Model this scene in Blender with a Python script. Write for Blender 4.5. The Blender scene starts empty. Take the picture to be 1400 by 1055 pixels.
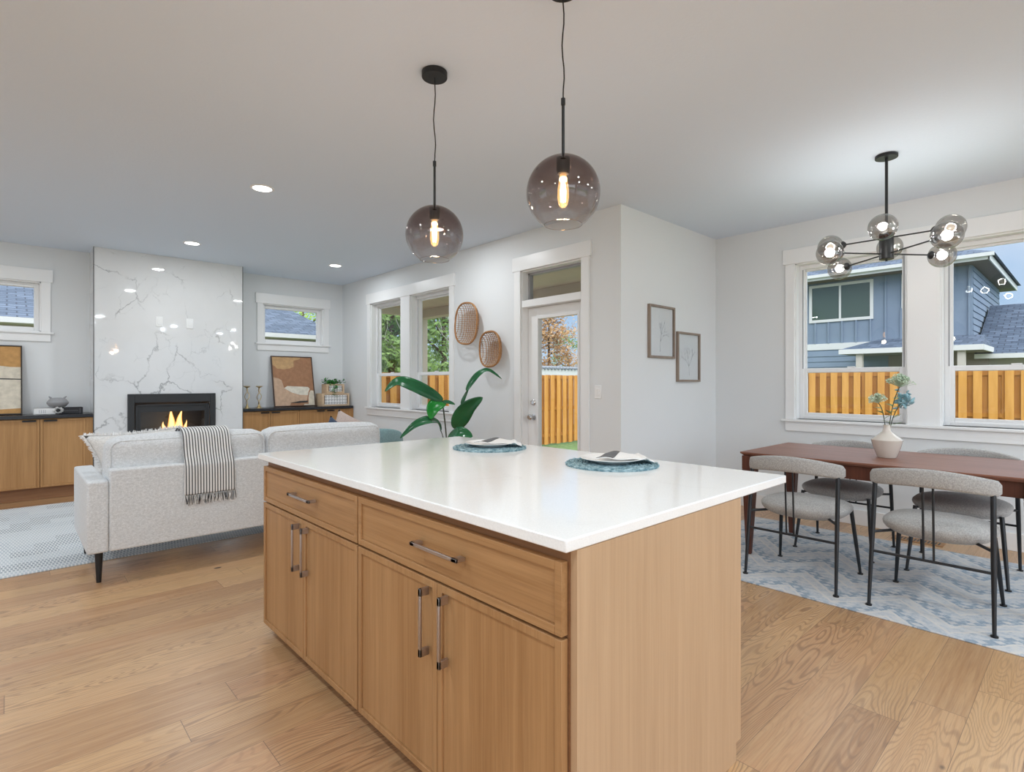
import bpy, bmesh, math, random
from mathutils import Vector, Matrix, Euler

S = bpy.context.scene
COL = S.collection
PI = math.pi
random.seed(7)

# ------------------------------------------------------------------ camera
H = 2.767                      # ceiling height
cam_d = bpy.data.cameras.new('camera')
cam = bpy.data.objects.new('camera', cam_d)
COL.objects.link(cam)
cam.location = (0, 0, 1.25)
cam.rotation_euler = (math.radians(90), 0, math.radians(47.199 - 90))
cam_d.sensor_fit = 'HORIZONTAL'
cam_d.sensor_width = 36.0
cam_d.lens = 36.0 * 741.66 / 1400.0
cam_d.shift_y = -0.00308
cam_d.clip_start = 0.05
cam_d.clip_end = 300
S.camera = cam

# ------------------------------------------------------------------ colour management and sky
S.view_settings.view_transform = 'Standard'
S.view_settings.look = 'None'
S.view_settings.gamma = 1.0
S.view_settings.use_curve_mapping = False
S.view_settings.exposure = 0.29
S.cycles.use_denoising = True
S.cycles.max_bounces = 12
S.cycles.diffuse_bounces = 6
S.cycles.glossy_bounces = 5
S.cycles.transparent_max_bounces = 24
S.cycles.sample_clamp_indirect = 6.0
S.cycles.caustics_reflective = False
S.cycles.caustics_refractive = False

SKY_STRENGTH = 0.78
CAN_POWER = 9.0
GLOBE_POWER = 7.5
world = bpy.data.worlds.new('sky')
S.world = world
world.use_nodes = True
wn, wl = world.node_tree.nodes, world.node_tree.links
wn.clear()
w_out = wn.new('ShaderNodeOutputWorld')
w_bg = wn.new('ShaderNodeBackground')
w_tc = wn.new('ShaderNodeTexCoord')
w_sep = wn.new('ShaderNodeSeparateXYZ')
w_ramp = wn.new('ShaderNodeValToRGB')
w_noise = wn.new('ShaderNodeTexNoise')
w_mix = wn.new('ShaderNodeMix')
w_mix.data_type = 'RGBA'
w_cr = wn.new('ShaderNodeValToRGB')
w_noise.inputs['Scale'].default_value = 2.2
w_noise.inputs['Detail'].default_value = 5
e = w_ramp.color_ramp.elements
e[0].position, e[0].color = 0.0, (0.62, 0.78, 0.95, 1)
e[1].position, e[1].color = 0.25, (0.30, 0.54, 0.90, 1)
el = e.new(0.50)
el.color = (2.7, 2.85, 3.0, 1)
e = w_cr.color_ramp.elements
e[0].position, e[0].color = 0.50, (0, 0, 0, 1)
e[1].position, e[1].color = 0.80, (1, 1, 1, 1)
wl.new(w_tc.outputs['Generated'], w_sep.inputs[0])
wl.new(w_tc.outputs['Generated'], w_noise.inputs['Vector'])
wl.new(w_sep.outputs['Z'], w_ramp.inputs[0])
wl.new(w_noise.outputs[0], w_cr.inputs[0])
wl.new(w_cr.outputs[0], w_mix.inputs['Factor'])
wl.new(w_ramp.outputs[0], w_mix.inputs['A'])
w_mix.inputs['B'].default_value = (1.05, 1.08, 1.12, 1)
wl.new(w_mix.outputs['Result'], w_bg.inputs['Color'])
w_bg.inputs['Strength'].default_value = SKY_STRENGTH
wl.new(w_bg.outputs[0], w_out.inputs[0])

# soft hazy daylight from behind the camera
sun_d = bpy.data.lights.new('hazy_sun', 'SUN')
sun_d.energy = 2.4
sun_d.angle = math.radians(70)
sun_d.color = (0.95, 0.98, 1.0)
sun = bpy.data.objects.new('hazy_sun', sun_d)
COL.objects.link(sun)
sun.rotation_euler = Vector((0.50, 0.75, -0.42)).to_track_quat('-Z', 'Y').to_euler()

# ------------------------------------------------------------------ mesh builder
class MB:
    def __init__(s):
        s.v, s.f, s.m = [], [], []
        s.cm = 0
    def mat(s, i):
        s.cm = i
        return s
    def add(s, vs, fs):
        o = len(s.v)
        s.v += [tuple(p) for p in vs]
        for f in fs:
            s.f.append(tuple(o + i for i in f))
            s.m.append(s.cm)
        return s
    def box(s, x0, x1, y0, y1, z0, z1):
        if x0 > x1: x0, x1 = x1, x0
        if y0 > y1: y0, y1 = y1, y0
        if z0 > z1: z0, z1 = z1, z0
        vs = [(x0, y0, z0), (x1, y0, z0), (x1, y1, z0), (x0, y1, z0),
              (x0, y0, z1), (x1, y0, z1), (x1, y1, z1), (x0, y1, z1)]
        return s.add(vs, [(0, 3, 2, 1), (4, 5, 6, 7), (0, 1, 5, 4), (1, 2, 6, 5), (2, 3, 7, 6), (3, 0, 4, 7)])
    def hexa(s, bottom, top):
        n = len(bottom)
        vs = list(bottom) + list(top)
        fs = [tuple(range(n - 1, -1, -1)), tuple(range(n, 2 * n))]
        for i in range(n):
            j = (i + 1) % n
            fs.append((i, j, n + j, n + i))
        return s.add(vs, fs)
    def tube(s, pts, r, n=10, caps=True, flat=1.0):
        pts = [Vector(p) for p in pts]
        k = len(pts)
        rs = r if isinstance(r, (list, tuple)) else [r] * k
        prev = None
        vs, fs = [], []
        for i, p in enumerate(pts):
            t = (pts[min(i + 1, k - 1)] - pts[max(i - 1, 0)])
            if t.length < 1e-9: t = Vector((0, 0, 1))
            t.normalize()
            if prev is None:
                a = Vector((0, 0, 1)) if abs(t.z) < 0.95 else Vector((1, 0, 0))
                u = a.cross(t).normalized()
            else:
                u = (prev - t * prev.dot(t))
                if u.length < 1e-6:
                    u = Vector((1, 0, 0)).cross(t)
                u.normalize()
            prev = u
            w = t.cross(u)
            for j in range(n):
                a = 2 * PI * j / n
                vs.append(p + u * math.cos(a) * rs[i] + w * math.sin(a) * rs[i] * flat)
        for i in range(k - 1):
            for j in range(n):
                j2 = (j + 1) % n
                fs.append((i * n + j, i * n + j2, (i + 1) * n + j2, (i + 1) * n + j))
        if caps:
            fs.append(tuple(range(n - 1, -1, -1)))
            fs.append(tuple((k - 1) * n + j for j in range(n)))
        return s.add(vs, fs)
    def ring(s, pts, r, n=8, flat=1.0):
        pts = [Vector(p) for p in pts]
        k = len(pts)
        c = sum(pts, Vector()) / k
        vs, fs = [], []
        for i, p in enumerate(pts):
            t = (pts[(i + 1) % k] - pts[i - 1]).normalized()
            u = (p - c)
            u = (u - t * u.dot(t)).normalized()
            w = t.cross(u)
            for j in range(n):
                a = 2 * PI * j / n
                vs.append(p + u * math.cos(a) * r + w * math.sin(a) * r * flat)
        for i in range(k):
            i2 = (i + 1) % k
            for j in range(n):
                j2 = (j + 1) % n
                fs.append((i * n + j, i * n + j2, i2 * n + j2, i2 * n + j))
        return s.add(vs, fs)
    def lathe(s, prof, c=(0, 0, 0), n=32, closed=False):
        vs, fs = [], []
        k = len(prof)
        for (r, z) in prof:
            for j in range(n):
                a = 2 * PI * j / n
                vs.append((c[0] + max(r, 1e-5) * math.cos(a), c[1] + max(r, 1e-5) * math.sin(a), c[2] + z))
        for i in range(k - 1):
            for j in range(n):
                j2 = (j + 1) % n
                fs.append((i * n + j, i * n + j2, (i + 1) * n + j2, (i + 1) * n + j))
        if not closed:
            fs.append(tuple(range(n - 1, -1, -1)))
            fs.append(tuple((k - 1) * n + j for j in range(n)))
        return s.add(vs, fs)
    def cyl(s, c, r, z0, z1, n=28):
        return s.lathe([(r, z0), (r, z1)], c, n)
    def sphere(s, c, r, n=24, m=14, sx=1, sy=1, sz=1):
        vs, fs = [], []
        for i in range(m + 1):
            th = PI * i / m
            for j in range(n):
                a = 2 * PI * j / n
                q = max(math.sin(th), 1e-4)
                vs.append((c[0] + r * sx * q * math.cos(a), c[1] + r * sy * q * math.sin(a), c[2] - r * sz * math.cos(th)))
        for i in range(m):
            for j in range(n):
                j2 = (j + 1) % n
                fs.append((i * n + j, i * n + j2, (i + 1) * n + j2, (i + 1) * n + j))
        return s.add(vs, fs)
    def grid(s, rows):
        k, n = len(rows), len(rows[0])
        vs = [p for r in rows for p in r]
        fs = []
        for i in range(k - 1):
            for j in range(n - 1):
                fs.append((i * n + j, i * n + j + 1, (i + 1) * n + j + 1, (i + 1) * n + j))
        return s.add(vs, fs)
    def pad(s, c, sx, sy, sz, p=5.0, n=40, m=16, bulge=0.0, q=2.6):
        """soft cushion: superellipse outline (exponent p), rounded section (exponent q)"""
        vs, fs = [], []
        for i in range(m + 1):
            th = PI * i / m
            st, ct = math.sin(th), -math.cos(th)
            rr = abs(st) ** (2.0 / q)
            zz = math.copysign(abs(ct) ** (2.0 / q), ct)
            for j in range(n):
                a = 2 * PI * j / n
                ca, sa = math.cos(a), math.sin(a)
                x = math.copysign(abs(ca) ** (2.0 / p), ca)
                y = math.copysign(abs(sa) ** (2.0 / p), sa)
                k = max(rr, 1e-3)
                vs.append((c[0] + sx * x * k, c[1] + sy * y * k, c[2] + sz * zz + bulge * zz * (1 - k)))
        for i in range(m):
            for j in range(n):
                j2 = (j + 1) % n
                fs.append((i * n + j, i * n + j2, (i + 1) * n + j2, (i + 1) * n + j))
        fs.append(tuple(range(n - 1, -1, -1)))
        fs.append(tuple(m * n + j for j in range(n)))
        return s.add(vs, fs)
    def xform(s, M):
        s.v = [tuple(M @ Vector(p)) for p in s.v]
        return s

def wloc(o):
    p = Vector((0, 0, 0))
    while o is not None:
        p += o.location
        o = o.parent
    return p

def build(mb, name, mats, parent=None, bevel=0, seg=2, smooth=True, angle=38, world=False, solid=0, subd=0):
    me = bpy.data.meshes.new(name)
    off = wloc(parent) if (world and parent is not None) else Vector((0, 0, 0))
    me.from_pydata([tuple(Vector(p) - off) for p in mb.v], [], mb.f)
    if not isinstance(mats, (list, tuple)):
        mats = [mats]
    for m in mats:
        me.materials.append(m)
    if len(mats) > 1:
        me.polygons.foreach_set('material_index', mb.m)
    me.validate()
    bm = bmesh.new()
    bm.from_mesh(me)
    bmesh.ops.recalc_face_normals(bm, faces=bm.faces)
    bm.to_mesh(me)
    bm.free()
    if smooth:
        me.polygons.foreach_set('use_smooth', [True] * len(me.polygons))
        me.set_sharp_from_angle(angle=math.radians(angle))
    me.update()
    o = bpy.data.objects.new(name, me)
    COL.objects.link(o)
    if parent is not None:
        o.parent = parent
    if solid:
        md = o.modifiers.new('thickness', 'SOLIDIFY')
        md.thickness = solid
        md.offset = 0
    if bevel:
        md = o.modifiers.new('bevel', 'BEVEL')
        md.width = bevel
        md.segments = seg
        md.limit_method = 'ANGLE'
        md.angle_limit = math.radians(40)
        md.harden_normals = False
    if subd:
        md = o.modifiers.new('subd', 'SUBSURF')
        md.levels = subd
        md.render_levels = subd
    return o

def thing(name, label, cat, loc=(0, 0, 0), rz=0, group=None):
    o = bpy.data.objects.new(name, None)
    COL.objects.link(o)
    o.empty_display_size = 0.1
    o.location = loc
    o.rotation_euler = (0, 0, rz)
    o['label'] = label
    o['category'] = cat
    if group: o['group'] = group
    return o

def tag(o, label, cat, group=None, kind=None):
    o['label'] = label
    o['category'] = cat
    if group: o['group'] = group
    if kind: o['kind'] = kind
    return o

def struct(o, label=None, cat=None):
    o['kind'] = 'structure'
    if label: o['label'] = label
    if cat: o['category'] = cat
    return o

def sempty(name, label, cat, loc=(0, 0, 0)):
    o = thing(name, label, cat, loc)
    o['kind'] = 'structure'
    return o

def dup(root, loc, rz=None, label=None, group=None):
    r = root.copy(); COL.objects.link(r)
    r.location = loc
    if rz is not None: r.rotation_euler = (0, 0, rz)
    if label: r['label'] = label
    if group: r['group'] = group
    for ch in list(root.children):
        c = ch.copy(); COL.objects.link(c); c.parent = r
        for g in list(ch.children):
            d = g.copy(); COL.objects.link(d); d.parent = c
    return r

# ------------------------------------------------------------------ materials
def new_mat(name):
    m = bpy.data.materials.new(name)
    m.use_nodes = True
    nt = m.node_tree
    b = nt.nodes['Principled BSDF']
    return m, nt.nodes, nt.links, b

def plain(name, c, rough=0.5, metal=0.0, spec=0.5, emit=None, estr=0, coat=0, sheen=0, bump=None):
    m, n, l, b = new_mat(name)
    b.inputs['Base Color'].default_value = (*c, 1)
    b.inputs['Roughness'].default_value = rough
    b.inputs['Metallic'].default_value = metal
    b.inputs['Specular IOR Level'].default_value = spec
    if coat:
        b.inputs['Coat Weight'].default_value = coat
        b.inputs['Coat Roughness'].default_value = 0.08
    if emit:
        b.inputs['Emission Color'].default_value = (*emit, 1)
        b.inputs['Emission Strength'].default_value = estr
    if bump:
        add_bump(n, l, b, *bump)
    return m

def coords(n, l, scale=(1, 1, 1), out='Object', rot=(0, 0, 0)):
    tc = n.new('ShaderNodeTexCoord')
    mp = n.new('ShaderNodeMapping')
    mp.inputs['Scale'].default_value = scale
    mp.inputs['Rotation'].default_value = rot
    l.new(tc.outputs[out], mp.inputs[0])
    return mp.outputs[0]

def noise(n, l, vec, scale, detail=4, rough=0.55, dist=0.0):
    t = n.new('ShaderNodeTexNoise')
    t.inputs['Scale'].default_value = scale
    t.inputs['Detail'].default_value = detail
    t.inputs['Roughness'].default_value = rough
    t.inputs['Distortion'].default_value = dist
    if vec is not None: l.new(vec, t.inputs['Vector'])
    return t.outputs[0]

def ramp(n, l, fac, stops, interp='LINEAR'):
    r = n.new('ShaderNodeValToRGB')
    cr = r.color_ramp
    cr.interpolation = interp
    while len(cr.elements) < len(stops): cr.elements.new(0.5)
    for el, (p, c) in zip(cr.elements, stops):
        el.position = p
        el.color = (*c, 1) if len(c) == 3 else c
    l.new(fac, r.inputs[0])
    return r.outputs[0]

def math_(n, l, op, a, b=None, c=None, clamp=False):
    t = n.new('ShaderNodeMath')
    t.operation = op
    t.use_clamp = clamp
    for i, q in enumerate((a, b, c)):
        if q is None: continue
        if isinstance(q, (int, float)): t.inputs[i].default_value = q
        else: l.new(q, t.inputs[i])
    return t.outputs[0]

def mixc(n, l, fac, a, b, mode='MIX'):
    t = n.new('ShaderNodeMix')
    t.data_type = 'RGBA'
    t.blend_type = mode
    for key, q in (('Factor', fac), ('A', a), ('B', b)):
        if isinstance(q, (int, float)): t.inputs[key].default_value = q
        elif isinstance(q, tuple): t.inputs[key].default_value = (*q, 1) if len(q) == 3 else q
        else: l.new(q, t.inputs[key])
    return t.outputs['Result']

def bump_from(n, l, b, h, strength=0.2, dist=0.002):
    bp = n.new('ShaderNodeBump')
    bp.inputs['Strength'].default_value = strength
    bp.inputs['Distance'].default_value = dist
    l.new(h, bp.inputs['Height'])
    l.new(bp.outputs[0], b.inputs['Normal'])

def add_bump(n, l, b, scale, strength, dist):
    bump_from(n, l, b, noise(n, l, coords(n, l), scale, 3), strength, dist)

G3 = lambda v: (v, v, v)

def wood(name, dark, light, axis='Z', rough=0.45, fine=1.0, contrast=1.0):
    m, n, l, b = new_mat(name)
    lo, hi = 1.1, 48.0 * fine
    sc = {'X': (lo, hi, hi), 'Y': (hi, lo, hi), 'Z': (hi, hi, lo)}[axis]
    v = coords(n, l, sc)
    a = noise(n, l, v, 1.0, 5, 0.6)
    sc2 = tuple(q * 4.5 for q in sc)
    v2 = coords(n, l, sc2)
    p = noise(n, l, v2, 1.0, 2, 0.5)
    sc3 = tuple(0.12 * q if q > 1.5 else q * 0.6 for q in sc)
    big = noise(n, l, coords(n, l, sc3), 1.0, 2)
    c = ramp(n, l, a, [(0.30, dark), (0.70, light)])
    c = mixc(n, l, math_(n, l, 'MULTIPLY', ramp(n, l, p, [(0.48, G3(0)), (0.70, G3(1))]), 0.34 * contrast), c, tuple(q * 0.55 for q in dark))
    c = mixc(n, l, 0.35, c, ramp(n, l, big, [(0.35, dark), (0.65, light)]))
    l.new(c, b.inputs['Base Color'])
    b.inputs['Roughness'].default_value = rough
    b.inputs['Specular IOR Level'].default_value = 0.35
    bump_from(n, l, b, p, 0.06, 0.001)
    return m

def fabric(name, c, var=0.12, scale=260, rough=0.95, bump=0.35):
    m, n, l, b = new_mat(name)
    v = coords(n, l)
    vx = coords(n, l, (0.6, 1, 1))
    a = noise(n, l, v, scale, 2, 0.6)
    k = noise(n, l, vx, scale * 0.55, 2, 0.6)
    s = math_(n, l, 'MULTIPLY', a, k)
    col = ramp(n, l, s, [(0.10, tuple(q * (1 - 2.2 * var) for q in c)), (0.42, tuple(min(1, q * (1 + var)) for q in c))])
    l.new(col, b.inputs['Base Color'])
    b.inputs['Roughness'].default_value = rough
    b.inputs['Specular IOR Level'].default_value = 0.15
    b.inputs['Sheen Weight'].default_value = 0.15
    bump_from(n, l, b, s, bump, 0.003)
    return m

def thin_glass(name, tint_low=(0.97, 0.98, 0.98), tint_high=None, z0=0, z1=1, ior=1.5, rough=0.0, gain=1.0):
    m = bpy.data.materials.new(name)
    m.use_nodes = True
    n, l = m.node_tree.nodes, m.node_tree.links
    n.clear()
    out = n.new('ShaderNodeOutputMaterial')
    tr = n.new('ShaderNodeBsdfTransparent')
    gl = n.new('ShaderNodeBsdfGlossy')
    gl.inputs['Roughness'].default_value = rough
    mx = n.new('ShaderNodeMixShader')
    lw = n.new('ShaderNodeLayerWeight')
    lw.inputs['Blend'].default_value = 0.5
    f0 = ((ior - 1) / (ior + 1)) ** 2 * gain
    fac = math_(n, l, 'MULTIPLY_ADD', math_(n, l, 'POWER', lw.outputs['Facing'], 5.0), 1.0 - f0, f0, clamp=True)
    if tint_high:
        tc = n.new('ShaderNodeTexCoord')
        sp = n.new('ShaderNodeSeparateXYZ')
        l.new(tc.outputs['Object'], sp.inputs[0])
        mr = n.new('ShaderNodeMapRange')
        mr.inputs['From Min'].default_value = z0
        mr.inputs['From Max'].default_value = z1
        l.new(sp.outputs['Z'], mr.inputs['Value'])
        l.new(ramp(n, l, mr.outputs[0], [(0, tint_low), (1, tint_high)]), tr.inputs['Color'])
    else:
        tr.inputs['Color'].default_value = (*tint_low, 1)
    l.new(fac, mx.inputs[0])
    l.new(tr.outputs[0], mx.inputs[1])
    l.new(gl.outputs[0], mx.inputs[2])
    l.new(mx.outputs[0], out.inputs[0])
    return m

def emitter(name, c, s):
    m = bpy.data.materials.new(name)
    m.use_nodes = True
    n, l = m.node_tree.nodes, m.node_tree.links
    n.clear()
    out = n.new('ShaderNodeOutputMaterial')
    em = n.new('ShaderNodeEmission')
    em.inputs[0].default_value = (*c, 1)
    em.inputs[1].default_value = s
    l.new(em.outputs[0], out.inputs[0])
    return m

M = {}
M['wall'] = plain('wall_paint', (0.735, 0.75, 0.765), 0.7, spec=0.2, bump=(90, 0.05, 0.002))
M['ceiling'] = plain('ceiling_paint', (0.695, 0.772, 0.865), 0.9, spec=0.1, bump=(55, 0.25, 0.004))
M['trim'] = plain('trim_paint', (0.83, 0.83, 0.835), 0.32, spec=0.4)
M['vinyl'] = plain('window_vinyl', (0.82, 0.82, 0.83), 0.35)
M['vinyl_grey'] = plain('window_track', (0.35, 0.35, 0.37), 0.5)
M['glass'] = thin_glass('window_glass', (0.985, 0.99, 0.99), gain=0.5)
M['black'] = plain('matte_black_metal', (0.012, 0.012, 0.013), 0.42, spec=0.4)
M['blackframe'] = plain('black_steel', (0.02, 0.022, 0.026), 0.35, metal=0.3)
M['firemetal'] = plain('fireplace_black', (0.022, 0.023, 0.025), 0.55)
M['firebox'] = plain('firebox_dark', (0.10, 0.105, 0.115), 0.6)
M['nickel'] = plain('brushed_nickel', (0.50, 0.445, 0.425), 0.36, metal=1.0)
M['chrome'] = plain('satin_chrome', (0.65, 0.65, 0.66), 0.2, metal=1.0)
M['gold'] = plain('brushed_gold', (0.72, 0.56, 0.30), 0.28, metal=1.0)
M['oak'] = wood('oak_cabinet', (0.32, 0.160, 0.062), (0.45, 0.25, 0.112), 'Z')
M['oak_h'] = wood('oak_cabinet_horizontal', (0.32, 0.160, 0.062), (0.45, 0.25, 0.112), 'Y')
M['oak_dark'] = wood('oak_toe_gap_shade', (0.22, 0.10, 0.045), (0.30, 0.15, 0.07), 'Y')  # toe kick oak; also darkens the island body to imitate shaded gaps
M['oak_lit'] = wood('oak_panel_lit', (0.45, 0.292, 0.172), (0.54, 0.362, 0.222), 'Z', contrast=0.5)  # cabinet oak lightened: the end panel's stronger light is put into the colour
M['oak_b'] = wood('oak_builtin', (0.34, 0.172, 0.062), (0.48, 0.265, 0.108), 'Z')
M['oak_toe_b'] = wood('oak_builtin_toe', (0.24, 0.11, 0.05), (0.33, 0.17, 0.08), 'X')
M['walnut'] = wood('walnut_table', (0.15, 0.058, 0.038), (0.30, 0.135, 0.09), 'Y', rough=0.4, fine=0.7)
M['walnut_leg'] = wood('walnut_leg', (0.06, 0.02, 0.013), (0.13, 0.045, 0.028), 'Z', rough=0.4)
M['greywood'] = wood('weathered_wood_frame', (0.20, 0.15, 0.12), (0.36, 0.29, 0.24), 'Z')
M['palewood'] = wood('pale_carved_wood', (0.56, 0.40, 0.26), (0.72, 0.55, 0.38), 'X')
M['blackstone'] = plain('black_stone', (0.018, 0.018, 0.022), 0.25, bump=(60, 0.05, 0.001))
M['sofa'] = fabric('sofa_linen', (0.67, 0.685, 0.70), 0.10, 170)
M['chairfab'] = fabric('chair_boucle', (0.43, 0.42, 0.41), 0.16, 240)
M['pillow'] = fabric('pillow_linen', (0.70, 0.685, 0.665), 0.1, 220)
M['navy'] = fabric('navy_velvet', (0.055, 0.075, 0.12), 0.1, 220)
M['blush'] = fabric('blush_linen', (0.52, 0.42, 0.38), 0.1, 220)
M['teal'] = fabric('teal_velvet', (0.25, 0.38, 0.40), 0.12, 160)
M['white_fringe'] = fabric('fringe_cotton', (0.78, 0.77, 0.76), 0.08, 240)
M['ceramic'] = plain('white_porcelain', (0.82, 0.82, 0.82), 0.15, spec=0.5)
M['napkin'] = fabric('napkin_white', (0.78, 0.78, 0.775), 0.04, 300, bump=0.1)
M['napkin_stripe'] = fabric('napkin_grey', (0.10, 0.10, 0.105), 0.15, 300, bump=0.1)
M['vase'] = plain('beige_glazed_ceramic', (0.66, 0.60, 0.54), 0.14, coat=0.5)
M['greypot'] = plain('grey_clay', (0.30, 0.30, 0.31), 0.85, bump=(80, 0.3, 0.003))
M['white_plastic'] = plain('white_plastic', (0.84, 0.84, 0.84), 0.35)
M['bulb_warm'] = emitter('filament_glow', (1.0, 0.62, 0.26), 26.0)
M['bulb_glow'] = emitter('warm_bulb', (1.0, 0.86, 0.62), 5.0)
M['bulb_white'] = emitter('frosted_bulb', (1.0, 0.93, 0.80), 2.6)
M['can'] = emitter('downlight_lens', (1.0, 0.98, 0.95), 7.0)
M['smoke'] = thin_glass('smoked_ombre_glass', (0.93, 0.90, 0.885), (0.40, 0.31, 0.295), -0.11, 0.085, 1.5, gain=1.9)
M['smoke2'] = thin_glass('smoked_globe_glass', (0.68, 0.655, 0.625), None, 0, 1, 1.6, gain=3.2)
M['amber'] = thin_glass('amber_bulb_glass', (1.0, 0.9, 0.72), None, ior=1.4)
_n, _l = M['amber'].node_tree.nodes, M['amber'].node_tree.links
_em = _n.new('ShaderNodeEmission'); _em.inputs[0].default_value = (1.0, 0.60, 0.25, 1); _em.inputs[1].default_value = 0.55
_ad = _n.new('ShaderNodeAddShader')
_o = [q for q in _n if q.type == 'OUTPUT_MATERIAL'][0]
_l.new(_o.inputs[0].links[0].from_socket, _ad.inputs[0]); _l.new(_em.outputs[0], _ad.inputs[1]); _l.new(_ad.outputs[0], _o.inputs[0])
M['fireglass'] = thin_glass('fireplace_glass', (0.80, 0.82, 0.84), None, ior=1.5, gain=1.6)
M['flame'] = None
M['leaf'] = None

def m_quartz():
    m, n, l, b = new_mat('white_quartz')
    v = coords(n, l, (1, 1, 1))
    d = noise(n, l, v, 1.6, 5, 0.6, 0.8)
    t = math_(n, l, 'ABSOLUTE', math_(n, l, 'SUBTRACT', d, 0.5))
    vein = ramp(n, l, t, [(0.0, G3(1)), (0.022, G3(0))])
    msk = ramp(n, l, noise(n, l, v, 2.3, 2), [(0.45, G3(0)), (0.7, G3(1))])
    f = math_(n, l, 'MULTIPLY', math_(n, l, 'MULTIPLY', vein, msk), 0.16)
    sp = ramp(n, l, noise(n, l, v, 220, 2), [(0.35, G3(0.0)), (0.7, G3(1))])
    c0 = mixc(n, l, sp, (0.83, 0.83, 0.83), (0.89, 0.89, 0.89))
    l.new(mixc(n, l, f, c0, (0.45, 0.43, 0.42)), b.inputs['Base Color'])
    b.inputs['Roughness'].default_value = 0.11
    b.inputs['Specular IOR Level'].default_value = 0.55
    return m
M['quartz'] = m_quartz()

def m_marble():
    m, n, l, b = new_mat('polished_marble_slab')
    v = coords(n, l, (1, 0.2, 0.85), rot=(0, math.radians(12), 0))
    nz = n.new('ShaderNodeTexNoise')
    nz.inputs['Scale'].default_value = 1.9
    nz.inputs['Detail'].default_value = 7
    nz.inputs['Roughness'].default_value = 0.62
    l.new(v, nz.inputs['Vector'])
    vm = n.new('ShaderNodeVectorMath'); vm.operation = 'MULTIPLY_ADD'
    l.new(nz.outputs['Color'], vm.inputs[0])
    vm.inputs[1].default_value = (0.42, 0.42, 0.42)
    l.new(v, vm.inputs[2])
    def cells(scale, w):
        vo = n.new('ShaderNodeTexVoronoi')
        vo.feature = 'DISTANCE_TO_EDGE'
        vo.inputs['Scale'].default_value = scale
        l.new(vm.outputs[0], vo.inputs['Vector'])
        return ramp(n, l, vo.outputs['Distance'], [(0.0, G3(1)), (w, G3(0))])
    a = cells(1.9, 0.014)
    c = cells(4.2, 0.018)
    mk = ramp(n, l, noise(n, l, v, 2.4, 3), [(0.44, G3(0)), (0.60, G3(1))])
    mk2 = ramp(n, l, noise(n, l, v, 3.7, 2), [(0.50, G3(0)), (0.66, G3(1))])
    f = math_(n, l, 'ADD', math_(n, l, 'MULTIPLY', a, math_(n, l, 'MULTIPLY', mk, 0.75)),
              math_(n, l, 'MULTIPLY', c, math_(n, l, 'MULTIPLY', mk2, 0.30)), clamp=True)
    cloud = noise(n, l, v, 1.4, 4)
    base = ramp(n, l, cloud, [(0.3, (0.70, 0.70, 0.705)), (0.7, (0.78, 0.78, 0.785))])
    l.new(mixc(n, l, f, base, (0.20, 0.20, 0.205)), b.inputs['Base Color'])
    b.inputs['Roughness'].default_value = 0.03
    b.inputs['Specular IOR Level'].default_value = 0.6
    return m
M['marble'] = m_marble()

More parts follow.
